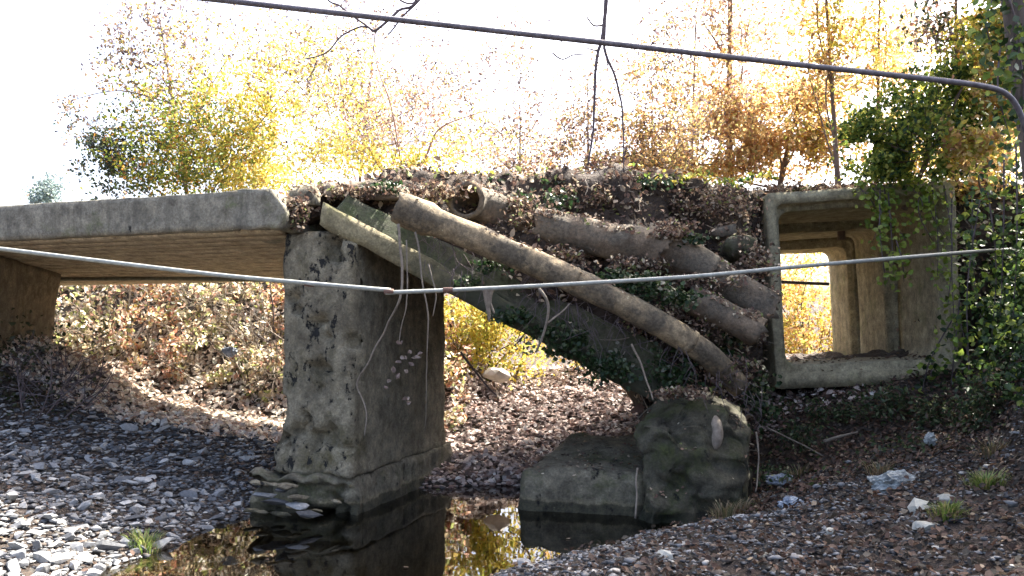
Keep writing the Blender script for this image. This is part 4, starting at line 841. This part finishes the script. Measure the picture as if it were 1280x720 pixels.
n = 26000; y = rng.uniform(4.8, 10.5, n); x = rng.uniform(-.6, 1, n) * 1.0; x = rng.uniform(-.6, 6.0, n); sd = poly_sd(x, y); k = (sd > -.2) & (x / y < .68) & (rng.random(n) < np.clip(1.25 - (sd / 3.6), .45, 1)); x, y = x[k], y[k]; z = gh(x, y); s = rng.uniform(.03, .075, len(x)) * np.where(rng.random(len(x)) < .06, 1.9, 1); items += list(zip(x, y, z + s * .12, s))
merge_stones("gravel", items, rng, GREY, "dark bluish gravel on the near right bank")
items = []; n = 12000; y = rng.uniform(12.1, 19, n); x = rng.uniform(-2.5, 4.0, n); sd = poly_sd(x, y); k = sd > -.2; x, y = x[k], y[k]; z = gh(x, y); s = rng.uniform(.05, .16, len(x)); items += list(zip(x, y, z + s * .1, s))
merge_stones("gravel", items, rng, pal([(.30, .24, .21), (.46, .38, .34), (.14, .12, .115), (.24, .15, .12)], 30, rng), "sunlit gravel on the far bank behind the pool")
# fallen leaves on the ground
def litter(name, n, xr, yr, pl, size, seed, label, fn=None):
    rng = np.random.default_rng(seed); x = rng.uniform(*xr, n); y = rng.uniform(*yr, n); sd = poly_sd(x, y); k = sd > -.03
    if fn is not None: k &= fn(x, y, sd, rng)
    x, y = x[k], y[k]; z = gh(x, y); h = rng.uniform(.015, .075, len(x)); e = .05
    gx = (gh(x + e, y) - gh(x - e, y)) / (2 * e); gy = (gh(x, y + e) - gh(x, y - e)) / (2 * e); nr = np.stack([-gx, -gy, np.ones(len(x))], -1); nr /= np.linalg.norm(nr, axis=1)[:, None]
    V, q = leaves_arrays(np.stack([x, y, z + h], -1), rng.uniform(.6, 1.3, len(x)) * size, nr, .6, rng, .7)
    tag(link(name, mesh_np(name, V, [q], M_litter, np.repeat(pal(pl, len(x), rng), 6, axis=0))), label, kind='stuff')
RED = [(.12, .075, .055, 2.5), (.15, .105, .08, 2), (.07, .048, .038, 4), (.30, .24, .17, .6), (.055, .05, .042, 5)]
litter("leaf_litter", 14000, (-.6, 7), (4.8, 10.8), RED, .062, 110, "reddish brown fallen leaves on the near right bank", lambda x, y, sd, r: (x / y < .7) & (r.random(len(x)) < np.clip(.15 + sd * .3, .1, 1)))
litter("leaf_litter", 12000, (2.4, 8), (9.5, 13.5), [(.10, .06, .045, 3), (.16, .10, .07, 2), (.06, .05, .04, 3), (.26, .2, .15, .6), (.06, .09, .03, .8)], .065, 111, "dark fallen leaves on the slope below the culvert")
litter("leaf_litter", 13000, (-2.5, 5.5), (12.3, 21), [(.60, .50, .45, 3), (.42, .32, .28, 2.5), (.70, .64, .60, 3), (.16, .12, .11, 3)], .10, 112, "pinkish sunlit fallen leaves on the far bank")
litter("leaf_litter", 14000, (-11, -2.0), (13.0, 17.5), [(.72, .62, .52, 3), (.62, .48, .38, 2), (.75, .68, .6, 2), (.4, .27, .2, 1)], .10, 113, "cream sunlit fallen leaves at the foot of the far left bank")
litter("leaf_litter", 700, (-8, -2.9), (6, 12.5), RED, .06, 114, "scattered brown leaves among the stones of the left bar")
rng = np.random.default_rng(140); x = rng.uniform(-3.6, 2.4, 420); y = rng.uniform(6.5, 12, 420); sd = poly_sd(x, y); k = (sd < -.02) & (rng.random(420) < np.exp(sd / .28)); x, y = x[k], y[k]
V, q = leaves_arrays(np.stack([x, y, np.full(len(x), .012)], -1), rng.uniform(.035, .07, len(x)), np.tile([0., 0, 1], (len(x), 1)), .93, rng, .7)
tag(link("floating_leaves", mesh_np("floating_leaves", V, [q], M_litter, np.repeat(pal(LIT, len(x), rng), 6, axis=0))), "fallen leaves floating along the pool edge", kind='stuff')
# small pale boulder behind the gap
def rock(px, py, d, s, lab, mat_=M_stone, flat=.6, k=26, z=None):
    o = bpy.data.objects.new("rock", stone_mesh(0, k, flat, mat_)); col.objects.link(o); p = P(px, py, d); p.z = float(gh(p.x, p.y)) + s * .15 if z is None else z; o.location = p; o.scale = (s, s, s); o.rotation_euler = (.1, -.1, R.uniform(0, 3)); tag(o, lab, "rock"); return o
M_pale = simple("pale_rock", (.30, .30, .26), (.46, .46, .40), 7, .9, .6)
rock(620, 464, 16.2, .62, "pale sunlit boulder on the far bank seen right of the pier", simple("sunny_rock", (.42, .38, .32), (.6, .56, .5), 5, .9, .8), .5, 40, z=1.42)
rock(1152, 672, 7.6, .30, "greenish pale rock, larger of two on the near right bank", M_pale, .75); rock(1183, 668, 7.7, .2, "smaller pale rock touching the larger one on the right bank", M_pale, .6); rock(1158, 695, 7.1, .26, "flat rock just in front of the two pale rocks at the right", M_pale, .45)
rock(832, 706, 7.2, .16, "round grey stone on the near bank at the bottom centre", M_pale, .7); rock(950, 708, 7.1, .15, "pale wedge stone among leaves at the bottom edge", M_pale, .5); rock(1038, 690, 7.6, .13, "small light stone on dark gravel right of centre", M_pale, .6)
rock(655, 706, 7.9, .22, "brownish flat stone at the tip of the near bank by the water", M_stone, .4)

# ------------------------------------------------------------------ rubbish
def crumple(name, label, c, size, mat_, seed, cat, spikes=0.):
    bm = bmesh.new(); bmesh.ops.create_icosphere(bm, subdivisions=4, radius=1)
    for v in bm.verts:
        q = v.co * 1.7 + Vector((seed, 0, 0)); r = 1 + .35 * noise.noise(q) + .22 * abs(noise.noise(q * 2.4)) * 2 + .10 * noise.noise(q * 6); v.co = Vector((v.co.x * size[0], v.co.y * size[1], v.co.z * size[2])) * r
        if spikes and v.co.x > size[0] * .35 and v.co.z < 0: v.co.z *= 1 + spikes
        v.co += Vector(c)
    me = bpy.data.meshes.new(name); bm.to_mesh(me); bm.free(); me.materials.append(mat_); o = link(name, me); return tag(o, label, cat)
def onground(px, py, d, dz=0.): p = P(px, py, d); return (p.x, p.y, float(gh(p.x, p.y)) + dz)
crumple("plastic_bag", "crumpled translucent white plastic bag on the dark slope under the culvert", P(1118, 607, 8.8), (.24, .12, .13), M_plast, 3, "plastic bag", 1.2)
crumple("plastic_bag", "flat white plastic scrap at the pool corner in front of the mossy block", P(936, 651, 9.3), (.22, .14, .05), M_foam, 5, "plastic scrap")
crumple("plastic_bag", "small blue and white crumpled wrapper near the tall mossy block", P(990, 630, 9.4), (.12, .09, .07), M_blue, 8, "wrapper")
crumple("plastic_scrap", "small white scrap of plastic right of the pool corner", P(979, 648, 9.2), (.055, .04, .03), M_foam, 9, "plastic scrap")
crumple("plastic_scrap", "grey blue rag on the leaves above the blue wrapper", P(975, 600, 10.3), (.14, .1, .07), simple("faded_cloth", (.13, .15, .18), (.25, .28, .32), 10, .9, .6), 10, "rag")
crumple("plastic_scrap", "white scrap beside the grass tuft at the right", P(1217, 627, 8.3), (.10, .08, .05), M_plast, 11, "plastic scrap")
crumple("plastic_scrap", "tiny white scrap high on the dark right slope", P(1163, 549, 10), (.06, .05, .07), M_plast, 12, "plastic scrap")
crumple("plastic_scrap", "thin white scrap on leaves left of the big grass tuft", P(1216, 672, 7.6), (.10, .05, .02), M_foam, 13, "plastic scrap")
crumple("plastic_scrap", "pale blue scrap caught in the brambles behind the left opening", P(287, 440, 15.2), (.13, .06, .08), M_blue, 14, "plastic scrap")
# grass tufts
def tuft(px, py, d, n, h, lab, seed, pl=[(.12, .20, .04), (.2, .26, .07), (.3, .28, .12)]):
    rng = np.random.default_rng(seed); c = Vector(onground(px, py, d)); V = []; q = []
    for i in range(n):
        a = rng.uniform(0, 6.28); r0 = rng.uniform(0, .16); b = Vector((c.x + r0 * math.cos(a), c.y + r0 * math.sin(a), 0)); b.z = float(gh(b.x, b.y)); hh = h * rng.uniform(.5, 1.2); le = Vector((math.cos(a), math.sin(a), 0)) * hh * rng.uniform(.2, .8); sd_ = Vector((-math.sin(a), math.cos(a), 0)) * .005
        k0 = len(V); m_ = b + le * .35 + Vector((0, 0, hh * .6)); t = b + le + Vector((0, 0, hh * .85)); V += [b - sd_, b + sd_, m_ + sd_, m_ - sd_, t + sd_ * .2, t - sd_ * .2]; q += [(k0, k0 + 1, k0 + 2, k0 + 3), (k0 + 3, k0 + 2, k0 + 4, k0 + 5)]
    cl = np.repeat(pal(pl, n, rng), 6, axis=0)
    tag(link("grass_tuft", mesh_np("grass_tuft", [tuple(v) for v in V], [q], M_ivy, cl)), lab, "grass tuft")
tuft(1232, 655, 7.9, 260, .17, "green grass tuft beside white scraps at the right", 1); tuft(1182, 690, 7.2, 220, .15, "low grass tuft touching the flat rock near the bottom right", 2); tuft(180, 655, 8.6, 200, .14, "grass tuft among shaded stones on the left gravel bar", 3)
for i, (px, py, d) in enumerate([(1100, 600, 9.4), (1000, 575, 10.6), (1240, 590, 9), (905, 655, 9.4), (925, 610, 9.7)]):
    tuft(px, py, d, 90, .22, ["dry weeds beside the plastic bag", "dry weeds on the dark slope left under the culvert", "dry weeds on the slope at the right edge", "dry weeds at the foot of the tall block by the water", "dry weeds against the right side of the tall block"][i], 20 + i, [(.16, .12, .07), (.25, .2, .13), (.10, .11, .05)])
